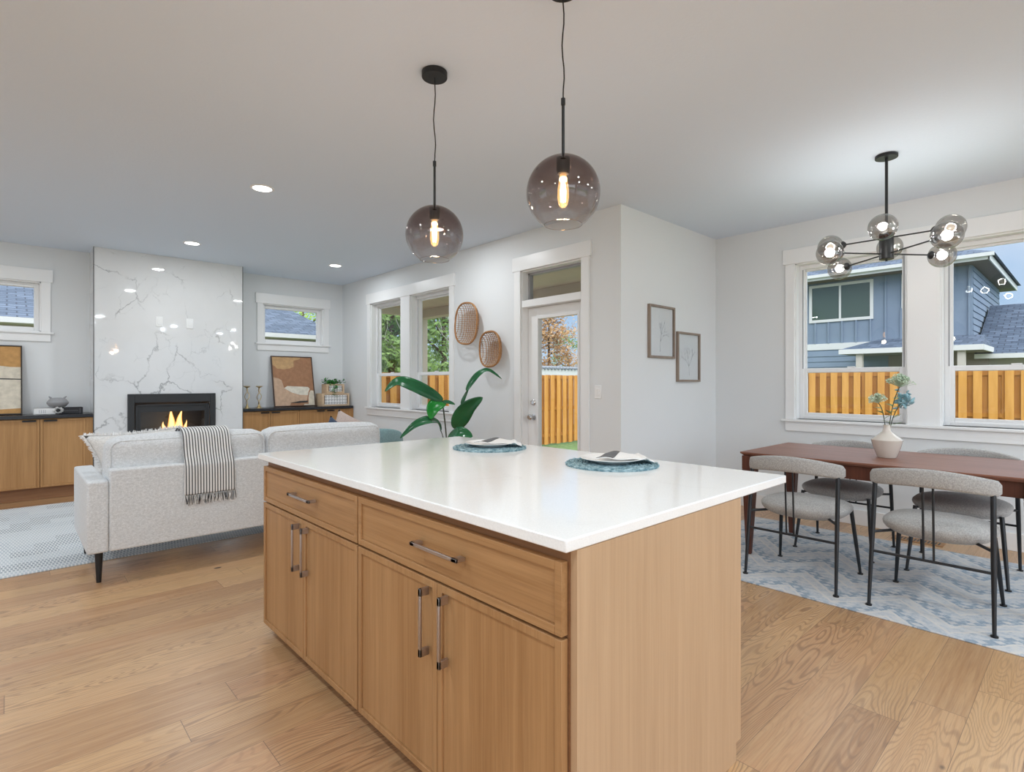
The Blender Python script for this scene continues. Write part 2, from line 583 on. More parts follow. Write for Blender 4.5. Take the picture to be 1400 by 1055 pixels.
def m_floor():
    m, n, l, b = new_mat('oak_plank_floor')
    v = coords(n, l)
    sx = n.new('ShaderNodeSeparateXYZ'); l.new(v, sx.inputs[0])
    PW, PL = 0.165, 1.85
    ry = math_(n, l, 'MULTIPLY', sx.outputs[1], 1.0 / PW)
    row = math_(n, l, 'FLOOR', ry)
    w1 = n.new('ShaderNodeTexWhiteNoise'); w1.noise_dimensions = '1D'; l.new(row, w1.inputs['W'])
    cx = math_(n, l, 'MULTIPLY_ADD', w1.outputs['Value'], 9.7, math_(n, l, 'MULTIPLY', sx.outputs[0], 1.0 / PL))
    col = math_(n, l, 'FLOOR', cx)
    cb0 = n.new('ShaderNodeCombineXYZ'); l.new(row, cb0.inputs[0]); l.new(col, cb0.inputs[1])
    w2 = n.new('ShaderNodeTexWhiteNoise'); w2.noise_dimensions = '2D'; l.new(cb0.outputs[0], w2.inputs['Vector'])
    rnd = w2.outputs['Value']
    def edge(q, size, wid):
        f_ = math_(n, l, 'FRACT', q)
        d_ = math_(n, l, 'MULTIPLY', math_(n, l, 'MINIMUM', f_, math_(n, l, 'SUBTRACT', 1.0, f_)), size)
        return math_(n, l, 'LESS_THAN', d_, wid)
    seam = math_(n, l, 'MAXIMUM', edge(ry, PW, 0.0009), edge(cx, PL, 0.0012))
    def vec(fx, fy, off):
        cb = n.new('ShaderNodeCombineXYZ')
        l.new(math_(n, l, 'MULTIPLY', sx.outputs[0], fx), cb.inputs[0])
        l.new(math_(n, l, 'MULTIPLY', sx.outputs[1], fy), cb.inputs[1])
        l.new(math_(n, l, 'MULTIPLY_ADD', rnd, 37.0, off), cb.inputs[2])
        return cb.outputs[0]
    # cathedral contour lines
    hgt = noise(n, l, vec(0.75, 5.2, 0.0), 1.0, 2, 0.45, 0.25)
    rings = math_(n, l, 'SINE', math_(n, l, 'MULTIPLY', hgt, 270.0))
    rings = ramp(n, l, rings, [(0.15, G3(0)), (0.95, G3(1))])
    where = ramp(n, l, noise(n, l, vec(0.5, 1.7, 5.0), 1.0, 2), [(0.36, G3(0)), (0.56, G3(1))])
    grain = noise(n, l, vec(2.2, 60.0, 9.0), 1.0, 4, 0.65)
    pore = noise(n, l, vec(9.0, 260.0, 13.0), 1.0, 2, 0.5)
    tone = ramp(n, l, rnd, [(0.0, (0.345, 0.178, 0.080)), (0.3, (0.47, 0.27, 0.125)), (0.55, (0.565, 0.345, 0.170)), (0.8, (0.485, 0.265, 0.135)), (1.0, (0.41, 0.212, 0.098))])
    c = mixc(n, l, ramp(n, l, grain, [(0.34, G3(0.0)), (0.66, G3(0.55))]), tone, (0.60, 0.385, 0.205))
    c = mixc(n, l, math_(n, l, 'MULTIPLY', math_(n, l, 'MULTIPLY', rings, where), 0.62), c, (0.23, 0.12, 0.06))
    c = mixc(n, l, ramp(n, l, pore, [(0.50, G3(0)), (0.72, G3(0.38))]), c, (0.24, 0.13, 0.065))
    # knots
    vo = n.new('ShaderNodeTexVoronoi')
    vo.inputs['Scale'].default_value = 1.0
    l.new(coords(n, l, (1.3, 2.3, 1)), vo.inputs['Vector'])
    kn = ramp(n, l, vo.outputs['Distance'], [(0.026, G3(1)), (0.036, G3(0))])
    c = mixc(n, l, math_(n, l, 'MULTIPLY', kn, 0.95), c, (0.035, 0.02, 0.015))
    # seams between planks
    c = mixc(n, l, math_(n, l, 'MULTIPLY', seam, 0.8), c, (0.12, 0.065, 0.035))
    l.new(c, b.inputs['Base Color'])
    rr = ramp(n, l, grain, [(0.3, G3(0.40)), (0.7, G3(0.30))])
    l.new(rr, b.inputs['Roughness'])
    b.inputs['Specular IOR Level'].default_value = 0.5
    b.inputs['Coat Weight'].default_value = 0.35
    b.inputs['Coat Roughness'].default_value = 0.3
    bump_from(n, l, b, math_(n, l, 'SUBTRACT', math_(n, l, 'MULTIPLY', grain, 0.25), seam), 0.12, 0.0015)
    return m
M['floor'] = m_floor()

def m_throw():
    m, n, l, b = new_mat('striped_throw_cotton')
    tc = n.new('ShaderNodeTexCoord')
    sp = n.new('ShaderNodeSeparateXYZ'); l.new(tc.outputs['Object'], sp.inputs[0])
    fr = math_(n, l, 'FRACT', math_(n, l, 'MULTIPLY', sp.outputs[0], 57.0))
    st = ramp(n, l, fr, [(0.0, G3(0)), (0.56, G3(0)), (0.60, G3(1)), (0.96, G3(1)), (1.0, G3(0))])
    nz = noise(n, l, coords(n, l), 300, 2)
    c = mixc(n, l, st, (0.76, 0.75, 0.74), (0.045, 0.045, 0.05))
    l.new(mixc(n, l, math_(n, l, 'MULTIPLY', nz, 0.25), c, (0.35, 0.35, 0.35)), b.inputs['Base Color'])
    b.inputs['Roughness'].default_value = 0.95
    bump_from(n, l, b, nz, 0.3, 0.002)
    return m
M['throw'] = m_throw()

def m_rug_living():
    m, n, l, b = new_mat('pale_blue_block_rug')
    v = coords(n, l)
    fine = n.new('ShaderNodeTexBrick')
    fine.inputs['Scale'].default_value = 1
    fine.inputs['Brick Width'].default_value = 0.020
    fine.inputs['Row Height'].default_value = 0.055
    fine.inputs['Mortar Size'].default_value = 0.0045
    fine.offset = 0.5
    l.new(v, fine.inputs['Vector'])
    blk = n.new('ShaderNodeTexBrick')
    blk.inputs['Color1'].default_value = (0, 0, 0, 1)
    blk.inputs['Color2'].default_value = (1, 1, 1, 1)
    blk.inputs['Scale'].default_value = 1
    blk.inputs['Brick Width'].default_value = 0.27
    blk.inputs['Row Height'].default_value = 0.18
    blk.inputs['Mortar Size'].default_value = 0.0
    blk.offset = 0.5
    l.new(v, blk.inputs['Vector'])
    sc = n.new('ShaderNodeSeparateColor'); l.new(blk.outputs['Color'], sc.inputs[0])
    tone = ramp(n, l, sc.outputs[0], [(0.0, (0.54, 0.58, 0.61)), (0.30, (0.46, 0.50, 0.54)), (0.55, (0.34, 0.37, 0.40)), (0.75, (0.52, 0.555, 0.585))], 'CONSTANT')
    nz = noise(n, l, v, 120, 3)
    c = mixc(n, l, math_(n, l, 'MULTIPLY', fine.outputs['Fac'], 0.95), tone, (0.74, 0.745, 0.745))
    c = mixc(n, l, math_(n, l, 'MULTIPLY', nz, 0.25), c, (0.42, 0.50, 0.57))
    l.new(c, b.inputs['Base Color'])
    b.inputs['Roughness'].default_value = 1.0
    b.inputs['Specular IOR Level'].default_value = 0.05
    bump_from(n, l, b, math_(n, l, 'ADD', nz, math_(n, l, 'MULTIPLY', fine.outputs['Fac'], -0.8)), 0.5, 0.004)
    return m
M['rug_l'] = m_rug_living()

def m_rug_dining():
    m, n, l, b = new_mat('faded_blue_vintage_rug')
    v = coords(n, l)
    sx = n.new('ShaderNodeSeparateXYZ'); l.new(v, sx.inputs[0])
    wob = math_(n, l, 'MULTIPLY', noise(n, l, v, 6, 4), 0.05)
    X = math_(n, l, 'ADD', sx.outputs[0], wob)
    Y = math_(n, l, 'ADD', sx.outputs[1], wob)
    def tri(q, f, ph=0.0):
        fr = math_(n, l, 'FRACT', math_(n, l, 'MULTIPLY_ADD', q, f, ph))
        return math_(n, l, 'MULTIPLY', math_(n, l, 'ABSOLUTE', math_(n, l, 'SUBTRACT', fr, 0.5)), 2.0)
    d1 = math_(n, l, 'FRACT', math_(n, l, 'ADD', math_(n, l, 'MULTIPLY', X, 3.2), math_(n, l, 'MULTIPLY', tri(Y, 1.9), 1.0)))
    line = ramp(n, l, d1, [(0.0, G3(1)), (0.05, G3(1)), (0.075, G3(0)), (0.28, G3(0)), (0.30, G3(0.7)), (0.34, G3(0.7)), (0.36, G3(0)), (1.0, G3(0))])
    d2 = math_(n, l, 'ADD', tri(X, 19.0), tri(Y, 16.0))
    dia = ramp(n, l, d2, [(0.78, G3(0)), (0.92, G3(1))])
    band = ramp(n, l, d1, [(0.36, G3(0)), (0.38, G3(1)), (0.66, G3(1)), (0.68, G3(0.25)), (0.99, G3(0.25))])
    wear = ramp(n, l, noise(n, l, v, 22, 7, 0.75), [(0.40, G3(0)), (0.60, G3(1))])
    speck = ramp(n, l, noise(n, l, v, 75, 3, 0.6), [(0.40, G3(0)), (0.60, G3(1))])
    pat = math_(n, l, 'ADD', math_(n, l, 'MULTIPLY', dia, band), math_(n, l, 'MULTIPLY', line, -0.9))
    f = math_(n, l, 'ADD', math_(n, l, 'MULTIPLY', pat, math_(n, l, 'MULTIPLY_ADD', speck, 0.5, 0.42)), math_(n, l, 'MULTIPLY_ADD', wear, 0.42, 0.08), clamp=True)
    c = ramp(n, l, f, [(0.0, (0.62, 0.60, 0.58)), (0.30, (0.55, 0.56, 0.58)), (0.62, (0.40, 0.45, 0.51)), (1.0, (0.29, 0.35, 0.42))])
    l.new(c, b.inputs['Base Color'])
    b.inputs['Roughness'].default_value = 1.0
    b.inputs['Specular IOR Level'].default_value = 0.05
    bump_from(n, l, b, speck, 0.3, 0.002)
    return m
M['rug_d'] = m_rug_dining()

def m_noise2(name, a, bcol, scale, rough=0.8, lo=0.35, hi=0.65, bump=0.2, stretch=(1, 1, 1), detail=5):
    m, n, l, b = new_mat(name)
    v = coords(n, l, stretch)
    q = noise(n, l, v, scale, detail)
    l.new(ramp(n, l, q, [(lo, a), (hi, bcol)]), b.inputs['Base Color'])
    b.inputs['Roughness'].default_value = rough
    b.inputs['Specular IOR Level'].default_value = 0.2
    if bump: bump_from(n, l, b, q, bump, 0.01)
    return m
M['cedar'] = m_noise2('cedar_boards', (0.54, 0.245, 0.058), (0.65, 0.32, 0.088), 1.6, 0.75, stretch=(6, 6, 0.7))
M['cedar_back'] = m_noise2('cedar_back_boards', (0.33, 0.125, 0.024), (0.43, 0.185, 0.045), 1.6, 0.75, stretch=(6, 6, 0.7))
M['grass'] = m_noise2('lawn', (0.12, 0.20, 0.08), (0.20, 0.31, 0.13), 12, 1.0)
M['bark'] = m_noise2('bark', (0.10, 0.07, 0.05), (0.22, 0.16, 0.12), 8, 1.0)
M['palebark'] = m_noise2('pale_bark', (0.42, 0.40, 0.36), (0.60, 0.58, 0.53), 8, 1.0)
M['concrete'] = m_noise2('concrete', (0.42, 0.42, 0.41), (0.52, 0.52, 0.51), 7, 0.9)
M['soffit'] = m_noise2('taupe_soffit', (0.52, 0.41, 0.32), (0.58, 0.46, 0.36), 3, 0.9, bump=0)
M['beam'] = plain('painted_beam', (0.58, 0.50, 0.42), 0.7)
M['batten'] = m_noise2('blue_grey_siding', (0.185, 0.235, 0.31), (0.21, 0.265, 0.345), 1.2, 0.75, bump=0)
M['housewhite'] = plain('house_white_trim', (0.62, 0.62, 0.62), 0.6)
M['eave_soffit'] = plain('eave_soffit', (0.20, 0.155, 0.13), 0.8)
M['housewin'] = plain('dark_window_glass', (0.055, 0.085, 0.07), 0.08, spec=0.8)
M['beige'] = plain('beige_siding', (0.50, 0.46, 0.42), 0.8)

def m_shingle(name, axis):
    m, n, l, b = new_mat(name)
    tc = n.new('ShaderNodeTexCoord')
    sp = n.new('ShaderNodeSeparateXYZ'); l.new(tc.outputs['Object'], sp.inputs[0])
    cb = n.new('ShaderNodeCombineXYZ')
    l.new(sp.outputs[axis], cb.inputs[0])
    l.new(math_(n, l, 'MULTIPLY', sp.outputs[2], 2.2), cb.inputs[1])
    br = n.new('ShaderNodeTexBrick')
    br.inputs['Color1'].default_value = (0.055, 0.080, 0.125, 1)
    br.inputs['Color2'].default_value = (0.125, 0.165, 0.235, 1)
    br.inputs['Mortar'].default_value = (0.035, 0.05, 0.08, 1)
    br.inputs['Scale'].default_value = 1
    br.inputs['Brick Width'].default_value = 0.28
    br.inputs['Row Height'].default_value = 0.14
    br.inputs['Mortar Size'].default_value = 0.014
    l.new(cb.outputs[0], br.inputs['Vector'])
    l.new(br.outputs['Color'], b.inputs['Base Color'])
    b.inputs['Roughness'].default_value = 0.9
    return m
M['shingle_y'] = m_shingle('blue_shingles_side', 1)
M['shingle_x'] = m_shingle('blue_shingles_front', 0)

def m_leaf(name, a, bcol, rough=0.5, trans=0.25):
    m, n, l, b = new_mat(name)
    q = noise(n, l, coords(n, l), 2.5, 4)
    c = ramp(n, l, q, [(0.35, a), (0.65, bcol)])
    l.new(c, b.inputs['Base Color'])
    b.inputs['Roughness'].default_value = rough
    out = [x for x in n if x.type == 'OUTPUT_MATERIAL'][0]
    tl = n.new('ShaderNodeBsdfTranslucent'); l.new(c, tl.inputs[0])
    mx = n.new('ShaderNodeMixShader'); mx.inputs[0].default_value = trans
    l.new(b.outputs[0], mx.inputs[1]); l.new(tl.outputs[0], mx.inputs[2])
    l.new(mx.outputs[0], out.inputs[0])
    return m
M['tree_green'] = m_leaf('green_foliage', (0.11, 0.22, 0.045), (0.30, 0.44, 0.12))
M['tree_lime'] = m_leaf('lime_foliage', (0.30, 0.48, 0.05), (0.55, 0.70, 0.16))
M['tree_rust'] = m_leaf('autumn_foliage', (0.36, 0.19, 0.06), (0.62, 0.40, 0.20))
M['tree_dark'] = m_leaf('conifer_foliage', (0.04, 0.08, 0.05), (0.10, 0.16, 0.10))
M['houseleaf'] = m_leaf('glossy_house_leaf', (0.008, 0.085, 0.03), (0.025, 0.16, 0.055), 0.22, 0.15)
M['brightleaf'] = m_leaf('bright_house_leaf', (0.01, 0.26, 0.03), (0.03, 0.38, 0.05), 0.3, 0.4)
M['stem'] = plain('dark_stem', (0.05, 0.06, 0.035), 0.6)
M['ivy'] = m_leaf('trailing_ivy', (0.04, 0.26, 0.05), (0.12, 0.42, 0.10), 0.4)
M['sage'] = m_leaf('sage_leaf', (0.22, 0.36, 0.15), (0.36, 0.50, 0.24), 0.5)
M['umbel'] = m_leaf('pale_umbel', (0.50, 0.62, 0.48), (0.74, 0.80, 0.66), 0.6)
M['bluepetal'] = m_leaf('blue_petal', (0.28, 0.54, 0.64), (0.50, 0.74, 0.80), 0.5)
M['rattan'] = m_noise2('rattan', (0.34, 0.17, 0.075), (0.55, 0.32, 0.17), 30, 0.6)
M['rattan_rim'] = m_noise2('rattan_rim', (0.30, 0.14, 0.055), (0.44, 0.23, 0.10), 25, 0.55)
M['placemat'] = m_noise2('teal_seagrass', (0.10, 0.20, 0.24), (0.36, 0.49, 0.54), 60, 0.8)

def m_flame():
    m = bpy.data.materials.new('fire_flame')
    m.use_nodes = True
    n, l = m.node_tree.nodes, m.node_tree.links
    n.clear()
    out = n.new('ShaderNodeOutputMaterial')
    em = n.new('ShaderNodeEmission')
    tr = n.new('ShaderNodeBsdfTransparent')
    mx = n.new('ShaderNodeMixShader')
    lw = n.new('ShaderNodeLayerWeight'); lw.inputs[0].default_value = 0.35
    tc = n.new('ShaderNodeTexCoord')
    sp = n.new('ShaderNodeSeparateXYZ'); l.new(tc.outputs['Generated'], sp.inputs[0])
    em.inputs[1].default_value = 2.6
    l.new(ramp(n, l, lw.outputs['Facing'], [(0.05, (1.0, 0.66, 0.26)), (0.4, (1.0, 0.36, 0.06)), (0.9, (0.9, 0.14, 0.02))]), em.inputs[0])
    l.new(ramp(n, l, lw.outputs['Facing'], [(0.25, G3(0.0)), (0.95, G3(0.9))]), mx.inputs[0])
    l.new(em.outputs[0], mx.inputs[1]); l.new(tr.outputs[0], mx.inputs[2])
    l.new(mx.outputs[0], out.inputs[0])
    return m
M['flame'] = m_flame()
M['ember'] = plain('ember_log', (0.09, 0.05, 0.035), 0.9, emit=(1.0, 0.20, 0.04), estr=0.35, bump=(14, 0.8, 0.02))
M['log'] = m_noise2('charred_log', (0.06, 0.035, 0.025), (0.26, 0.15, 0.10), 14, 0.95, bump=0.8)

# ------------------------------------------------------------------ room shell
XD, YJ, XW, YF = 3.805, 2.749, 5.488, 7.996
X0, Y0 = -4.0, -4.2
T = 0.15

def wall_x(name, x0, x1, y0, y1, openings, mat, z0=0.0, z1=H):
    """wall whose face is perpendicular to X; openings: (ya, yb, za, zb)"""
    mb = MB()
    y = y0
    for (ya, yb, za, zb) in sorted(openings):
        mb.box(x0, x1, y, ya, z0, z1)
        if za > z0: mb.box(x0, x1, ya, yb, z0, za)
        if zb < z1: mb.box(x0, x1, ya, yb, zb, z1)
        y = yb
    mb.box(x0, x1, y, y1, z0, z1)
    return struct(build(mb, name, mat, smooth=False))

def wall_y(name, y0, y1, x0, x1, openings, mat, z0=0.0, z1=H):
    mb = MB()
    x = x0
    for (xa, xb, za, zb) in sorted(openings):
        mb.box(x, xa, y0, y1, z0, z1)
        if za > z0: mb.box(xa, xb, y0, y1, z0, za)
        if zb < z1: mb.box(xa, xb, y0, y1, zb, z1)
        x = xb
    mb.box(x, x1, y0, y1, z0, z1)
    return struct(build(mb, name, mat, smooth=False))

mb = MB().box(X0, XD + T, Y0, YF + T, -0.35, 0).box(XD + T, XW + T, Y0, YJ + T, -0.35, 0)
struct(build(mb, 'floor', M['floor'], smooth=False))
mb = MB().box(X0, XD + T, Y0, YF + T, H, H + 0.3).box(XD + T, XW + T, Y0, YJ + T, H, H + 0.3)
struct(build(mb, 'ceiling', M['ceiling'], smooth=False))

DW = [(1.077, 1.959), (-0.024, 0.858)]           # dining windows (Y ranges)
LW = [(6.26, 7.092), (5.181, 6.037)]             # living room windows (Y ranges)
SILL, HEAD = 0.905, 2.38
HW = [(-0.62, 0.256), (2.619, 3.496)]            # high windows (X ranges)
HZ = (1.815, 2.372)
DOOR = (3.173, 3.97)
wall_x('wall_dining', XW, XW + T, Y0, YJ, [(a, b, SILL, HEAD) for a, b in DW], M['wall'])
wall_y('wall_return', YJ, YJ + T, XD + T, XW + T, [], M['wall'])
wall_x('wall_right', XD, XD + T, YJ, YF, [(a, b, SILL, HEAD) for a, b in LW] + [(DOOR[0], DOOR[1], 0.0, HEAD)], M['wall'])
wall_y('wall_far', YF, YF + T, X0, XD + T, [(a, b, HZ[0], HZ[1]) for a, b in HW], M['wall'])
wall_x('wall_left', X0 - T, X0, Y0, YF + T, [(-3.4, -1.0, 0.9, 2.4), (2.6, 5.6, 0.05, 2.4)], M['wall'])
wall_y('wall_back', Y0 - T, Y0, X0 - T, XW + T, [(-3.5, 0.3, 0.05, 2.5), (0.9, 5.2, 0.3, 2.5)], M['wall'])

# baseboards
BB = 0.135
mb = MB().box(XW - 0.016, XW, Y0, YJ, 0, BB)
struct(build(mb, 'baseboard_dining', M['trim'], bevel=0.003))
mb = MB().box(XD, XW - 0.016, YJ - 0.016, YJ, 0, BB)
struct(build(mb, 'baseboard_return', M['trim'], bevel=0.003))
mb = MB().box(XD - 0.016, XD, YJ - 0.016, 3.06, 0, BB).box(XD - 0.016, XD, 4.07, 7.6, 0, BB)
struct(build(mb, 'baseboard_right', M['trim'], bevel=0.003))

# ------------------------------------------------------------------ windows
def single_hung(name, label, ya, yb, x_in, wall_t=T, lock=True):
    """window in a wall perpendicular to X; interior face at x_in, opening ya..yb"""
    w = sempty(name, label, 'window', (x_in, (ya + yb) / 2, SILL))
    zm = 1.385
    # painted jamb liner
    j = MB()
    d0, d1 = x_in + 0.002, x_in + 0.105
    j.box(d0, d1, ya, ya + 0.012, SILL, HEAD).box(d0, d1, yb - 0.012, yb, SILL, HEAD).box(d0, d1, ya, yb, HEAD - 0.012, HEAD)
    build(j, 'jamb_liner', M['trim'], w, world=True)
    fa, fb = ya + 0.012, yb - 0.012
    f = MB()
    x0, x1 = x_in + 0.085, x_in + 0.145
    t = 0.036
    f.box(x0, x1, fa, fa + t, SILL, HEAD - 0.012).box(x0, x1, fb - t, fb, SILL, HEAD - 0.012)
    f.box(x0, x1, fa + t, fb - t, HEAD - 0.012 - t, HEAD - 0.012).box(x0, x1, fa + t, fb - t, SILL, SILL + 0.03)
    build(f, 'window_frame', M['vinyl'], w, bevel=0.003, world=True)
    # grey track strips on the upper jambs
    tk = MB().box(x0 - 0.0015, x0 + 0.004, fa + t - 0.012, fa + t - 0.002, zm, HEAD - 0.05).box(x0 - 0.0015, x0 + 0.004, fb - t + 0.002, fb - t + 0.012, zm, HEAD - 0.05)
    build(tk, 'sash_track', M['vinyl_grey'], w, world=True)
    # lower sash (room side) and upper glass
    sa, sb = fa + t - 0.008, fb - t + 0.008
    ls = MB()
    xs0, xs1 = x_in + 0.095, x_in + 0.120
    q = 0.036
    ls.box(xs0, xs1, sa, sa + q, SILL + 0.02, zm).box(xs0, xs1, sb - q, sb, SILL + 0.02, zm)
    ls.box(xs0, xs1, sa + q, sb - q, SILL + 0.02, SILL + 0.02 + 0.042).box(xs0, xs1, sa + q, sb - q, zm - 0.038, zm)
    sash = build(ls, 'lower_sash', M['vinyl'], w, bevel=0.003, world=True)
    g = MB().box(xs0 + 0.010, xs0 + 0.014, sa + q, sb - q, SILL + 0.06, zm - 0.036)
    build(g, 'glass_pane', M['glass'], sash, world=True)
    us = MB()
    xu0, xu1 = x_in + 0.122, x_in + 0.142
    us.box(xu0, xu1, fa + t - 0.004, fa + t + 0.014, zm - 0.04, HEAD - 0.05).box(xu0, xu1, fb - t - 0.014, fb - t + 0.004, zm - 0.04, HEAD - 0.05)
    us.box(xu0, xu1, fa + t, fb - t, zm - 0.04, zm + 0.004).box(xu0, xu1, fa + t, fb - t, HEAD - 0.065, HEAD - 0.045)
    su = build(us, 'upper_sash', M['vinyl'], w, bevel=0.002, world=True)
    g = MB().box(xu0 + 0.008, xu0 + 0.012, fa + t + 0.01, fb - t - 0.01, zm, HEAD - 0.06)
    build(g, 'glass_pane', M['glass'], su, world=True)
    if lock:
        lk = MB().box(xs0 + 0.001, xs1, (ya + yb) / 2 - 0.03, (ya + yb) / 2 + 0.03, zm, zm + 0.014)
        build(lk, 'sash_lock', M['vinyl'], sash, bevel=0.002, world=True)
    return w

single_hung('window_1', 'left white hung window of the dining wall, behind the table vase', *DW[0], XW)
single_hung('window_2', 'right white hung window of the dining wall, cut by the photo edge', *DW[1], XW)
single_hung('window_3', 'far white hung window of the living room pair, near the corner', *LW[0], XD)
single_hung('window_4', 'white hung window of the living room pair beside the woven baskets', *LW[1], XD)

def window_trim(name, label, x, ya, yb, mull):
    mb = MB()
    c, t = 0.082, 0.019
    mb.box(x - t, x, ya - c, ya, SILL, HEAD).box(x - t, x, yb, yb + c, SILL, HEAD)
    for (a, b) in mull: mb.box(x - t, x, a, b, SILL, HEAD)
    mb.box(x - t - 0.006, x, ya - c - 0.022, yb + c + 0.022, HEAD, HEAD + 0.143)      # head casing
    mb.box(x - 0.045, x + 0.09, ya - c - 0.03, yb + c + 0.03, SILL - 0.022, SILL)      # stool
    mb.box(x - t, x, ya - c, yb + c, SILL - 0.112, SILL - 0.022)                       # apron
    return struct(build(mb, name, M['trim'], bevel=0.0025), label)
window_trim('trim_1', 'white flat casing, sill and apron around the dining windows', XW, DW[1][0], DW[0][1], [(DW[1][1], DW[0][0])])
window_trim('trim_2', 'white flat casing, sill and apron around the living room windows', XD, LW[1][0], LW[0][1], [(LW[1][1], LW[0][0])])

def high_window(name, label, xa, xb, tname, tlabel):
    w = sempty(name, label, 'window', ((xa + xb) / 2, YF, HZ[0]))
    y0 = YF + 0.002
    za, zb = HZ
    j = MB().box(xa, xa + 0.012, y0, YF + 0.1, za, zb).box(xb - 0.012, xb, y0, YF + 0.1, za, zb).box(xa, xb, y0, YF + 0.1, zb - 0.012, zb).box(xa, xb, y0, YF + 0.1, za, za + 0.012)
    build(j, 'jamb_liner', M['trim'], w, world=True)
    f = MB()
    a, b, c, d = xa + 0.012, xb - 0.012, za + 0.012, zb - 0.012
    t = 0.045
    yy0, yy1 = YF + 0.08, YF + 0.14
    f.box(a, a + t, yy0, yy1, c, d).box(b - t, b, yy0, yy1, c, d).box(a + t, b - t, yy0, yy1, c, c + t).box(a + t, b - t, yy0, yy1, d - t, d)
    build(f, 'window_frame', M['vinyl'], w, bevel=0.004, world=True)
    g = MB().box(a + t, b - t, yy0 + 0.03, yy0 + 0.034, c + t, d - t)
    build(g, 'glass_pane', M['glass'], w, world=True)
    mb = MB()
    c, t = 0.082, 0.019
    mb.box(xa - c, xa, YF - t, YF, za, zb).box(xb, xb + c, YF - t, YF, za, zb)
    mb.box(xa - c - 0.02, xb + c + 0.02, YF - t - 0.006, YF, zb, zb + 0.14)
    mb.box(xa - c - 0.025, xb + c + 0.025, YF - 0.04, YF + 0.08, za - 0.02, za + 0.001)
    mb.box(xa - c, xb + c, YF - t, YF, za - 0.105, za - 0.02)
    struct(build(mb, tname, M['trim'], bevel=0.0025), tlabel)
high_window('window_5', 'small high window left of the marble chimney', *HW[0], 'trim_3', 'white casing of the small high window left of the marble')
high_window('window_6', 'small high window right of the marble chimney', *HW[1], 'trim_4', 'white casing of the small high window right of the marble')

# patio door with transom
mb = MB()
c, t = 0.09, 0.019
mb.box(XD - t, XD, DOOR[0] - c, DOOR[0], 0, HEAD).box(XD - t, XD, DOOR[1], DOOR[1] + c, 0, HEAD)
mb.box(XD - t - 0.006, XD, DOOR[0] - c - 0.022, DOOR[1] + c + 0.022, HEAD, HEAD + 0.142)
struct(build(mb, 'trim_5', M['trim'], bevel=0.0025), 'white flat casing around the glazed patio door')
ZT0, ZT1 = 2.01, 2.08
w = sempty('window_7', 'wide transom window over the patio door', 'window', (XD, sum(DOOR) / 2, ZT0))
mb = MB()
ja, jb = XD + 0.002, XD + 0.148
mb.box(ja, jb, DOOR[0], DOOR[0] + 0.014, 0, HEAD).box(ja, jb, DOOR[1] - 0.014, DOOR[1], 0, HEAD).box(ja, jb, DOOR[0], DOOR[1], HEAD - 0.014, HEAD)
mb.box(ja - 0.004, jb, DOOR[0] + 0.014, DOOR[1] - 0.014, ZT0, ZT1)
build(mb, 'door_jamb', M['trim'], w, bevel=0.002, world=True)
mb = MB()
ya, yb = DOOR[0] + 0.014, DOOR[1] - 0.014
x0, x1 = XD + 0.085, XD + 0.135
mb.box(x0, x1, ya, ya + 0.022, ZT1, HEAD - 0.014).box(x0, x1, yb - 0.022, yb, ZT1, HEAD - 0.014).box(x0, x1, ya, yb, HEAD - 0.036, HEAD - 0.014).box(x0, x1, ya, yb, ZT1, ZT1 + 0.016)
build(mb, 'window_frame', M['vinyl_grey'], w, world=True)
mb = MB().box(x0 + 0.02, x0 + 0.024, ya + 0.02, yb - 0.02, ZT1 + 0.014, HEAD - 0.034)
build(mb, 'glass_pane', M['glass'], w, world=True)

d = sempty('door_1', 'white patio door with one tall glass light', 'door', (XD + 0.09, sum(DOOR) / 2, 0))
xa, xb = XD + 0.082, XD + 0.126
ya, yb = DOOR[0] + 0.016, DOOR[1] - 0.016
ga, gb, gz0, gz1 = ya + 0.095, yb - 0.135, 0.20, 1.90
mb = MB().box(xa, xb, ya, ga, 0.01, ZT0 - 0.003).box(xa, xb, gb, yb, 0.01, ZT0 - 0.003).box(xa, xb, ga, gb, 0.01, gz0).box(xa, xb, ga, gb, gz1, ZT0 - 0.003)
slab = build(mb, 'door_slab', M['trim'], d, bevel=0.002, world=True)
mb = MB()
q, o = 0.022, 0.008
w_ = 0.010
mb.box(xa - o, xb + o, ga - q + w_, ga + w_, gz0 - q, gz1 + q).box(xa - o, xb + o, gb - w_, gb + q - w_, gz0 - q, gz1 + q).box(xa - o, xb + o, ga + w_, gb - w_, gz0 - q, gz0 + w_).box(xa - o, xb + o, ga + w_, gb - w_, gz1 - w_, gz1 + q)
build(mb, 'glazing_bead', M['trim'], d, bevel=0.003, world=True)
mb = MB().box(xa + 0.018, xa + 0.024, ga + 0.005, gb - 0.005, gz0 + 0.005, gz1 - 0.005)
build(mb, 'glass_pane', M['glass'], d, world=True)
YK = 3.875
Rx = Matrix.Rotation(-PI / 2, 4, 'Y')     # local z -> -x (into the room)
mb = MB().lathe([(0.031, 0), (0.031, 0.008), (0.024, 0.014), (0.022, 0.022)], n=28).xform(Matrix.Translation((xa, YK, 1.052)) @ Rx)
mb.box(xa - 0.038, xa - 0.018, YK - 0.006, YK + 0.006, 1.035, 1.069)
build(mb, 'deadbolt', M['chrome'], d, world=True)
mb = MB().lathe([(0.032, 0), (0.032, 0.007), (0.014, 0.012), (0.012, 0.035), (0.022, 0.040), (0.029, 0.050), (0.029, 0.062), (0.020, 0.072)], n=28).xform(Matrix.Translation((xa, YK, 0.904)) @ Rx)
build(mb, 'door_knob', M['chrome'], d, world=True)

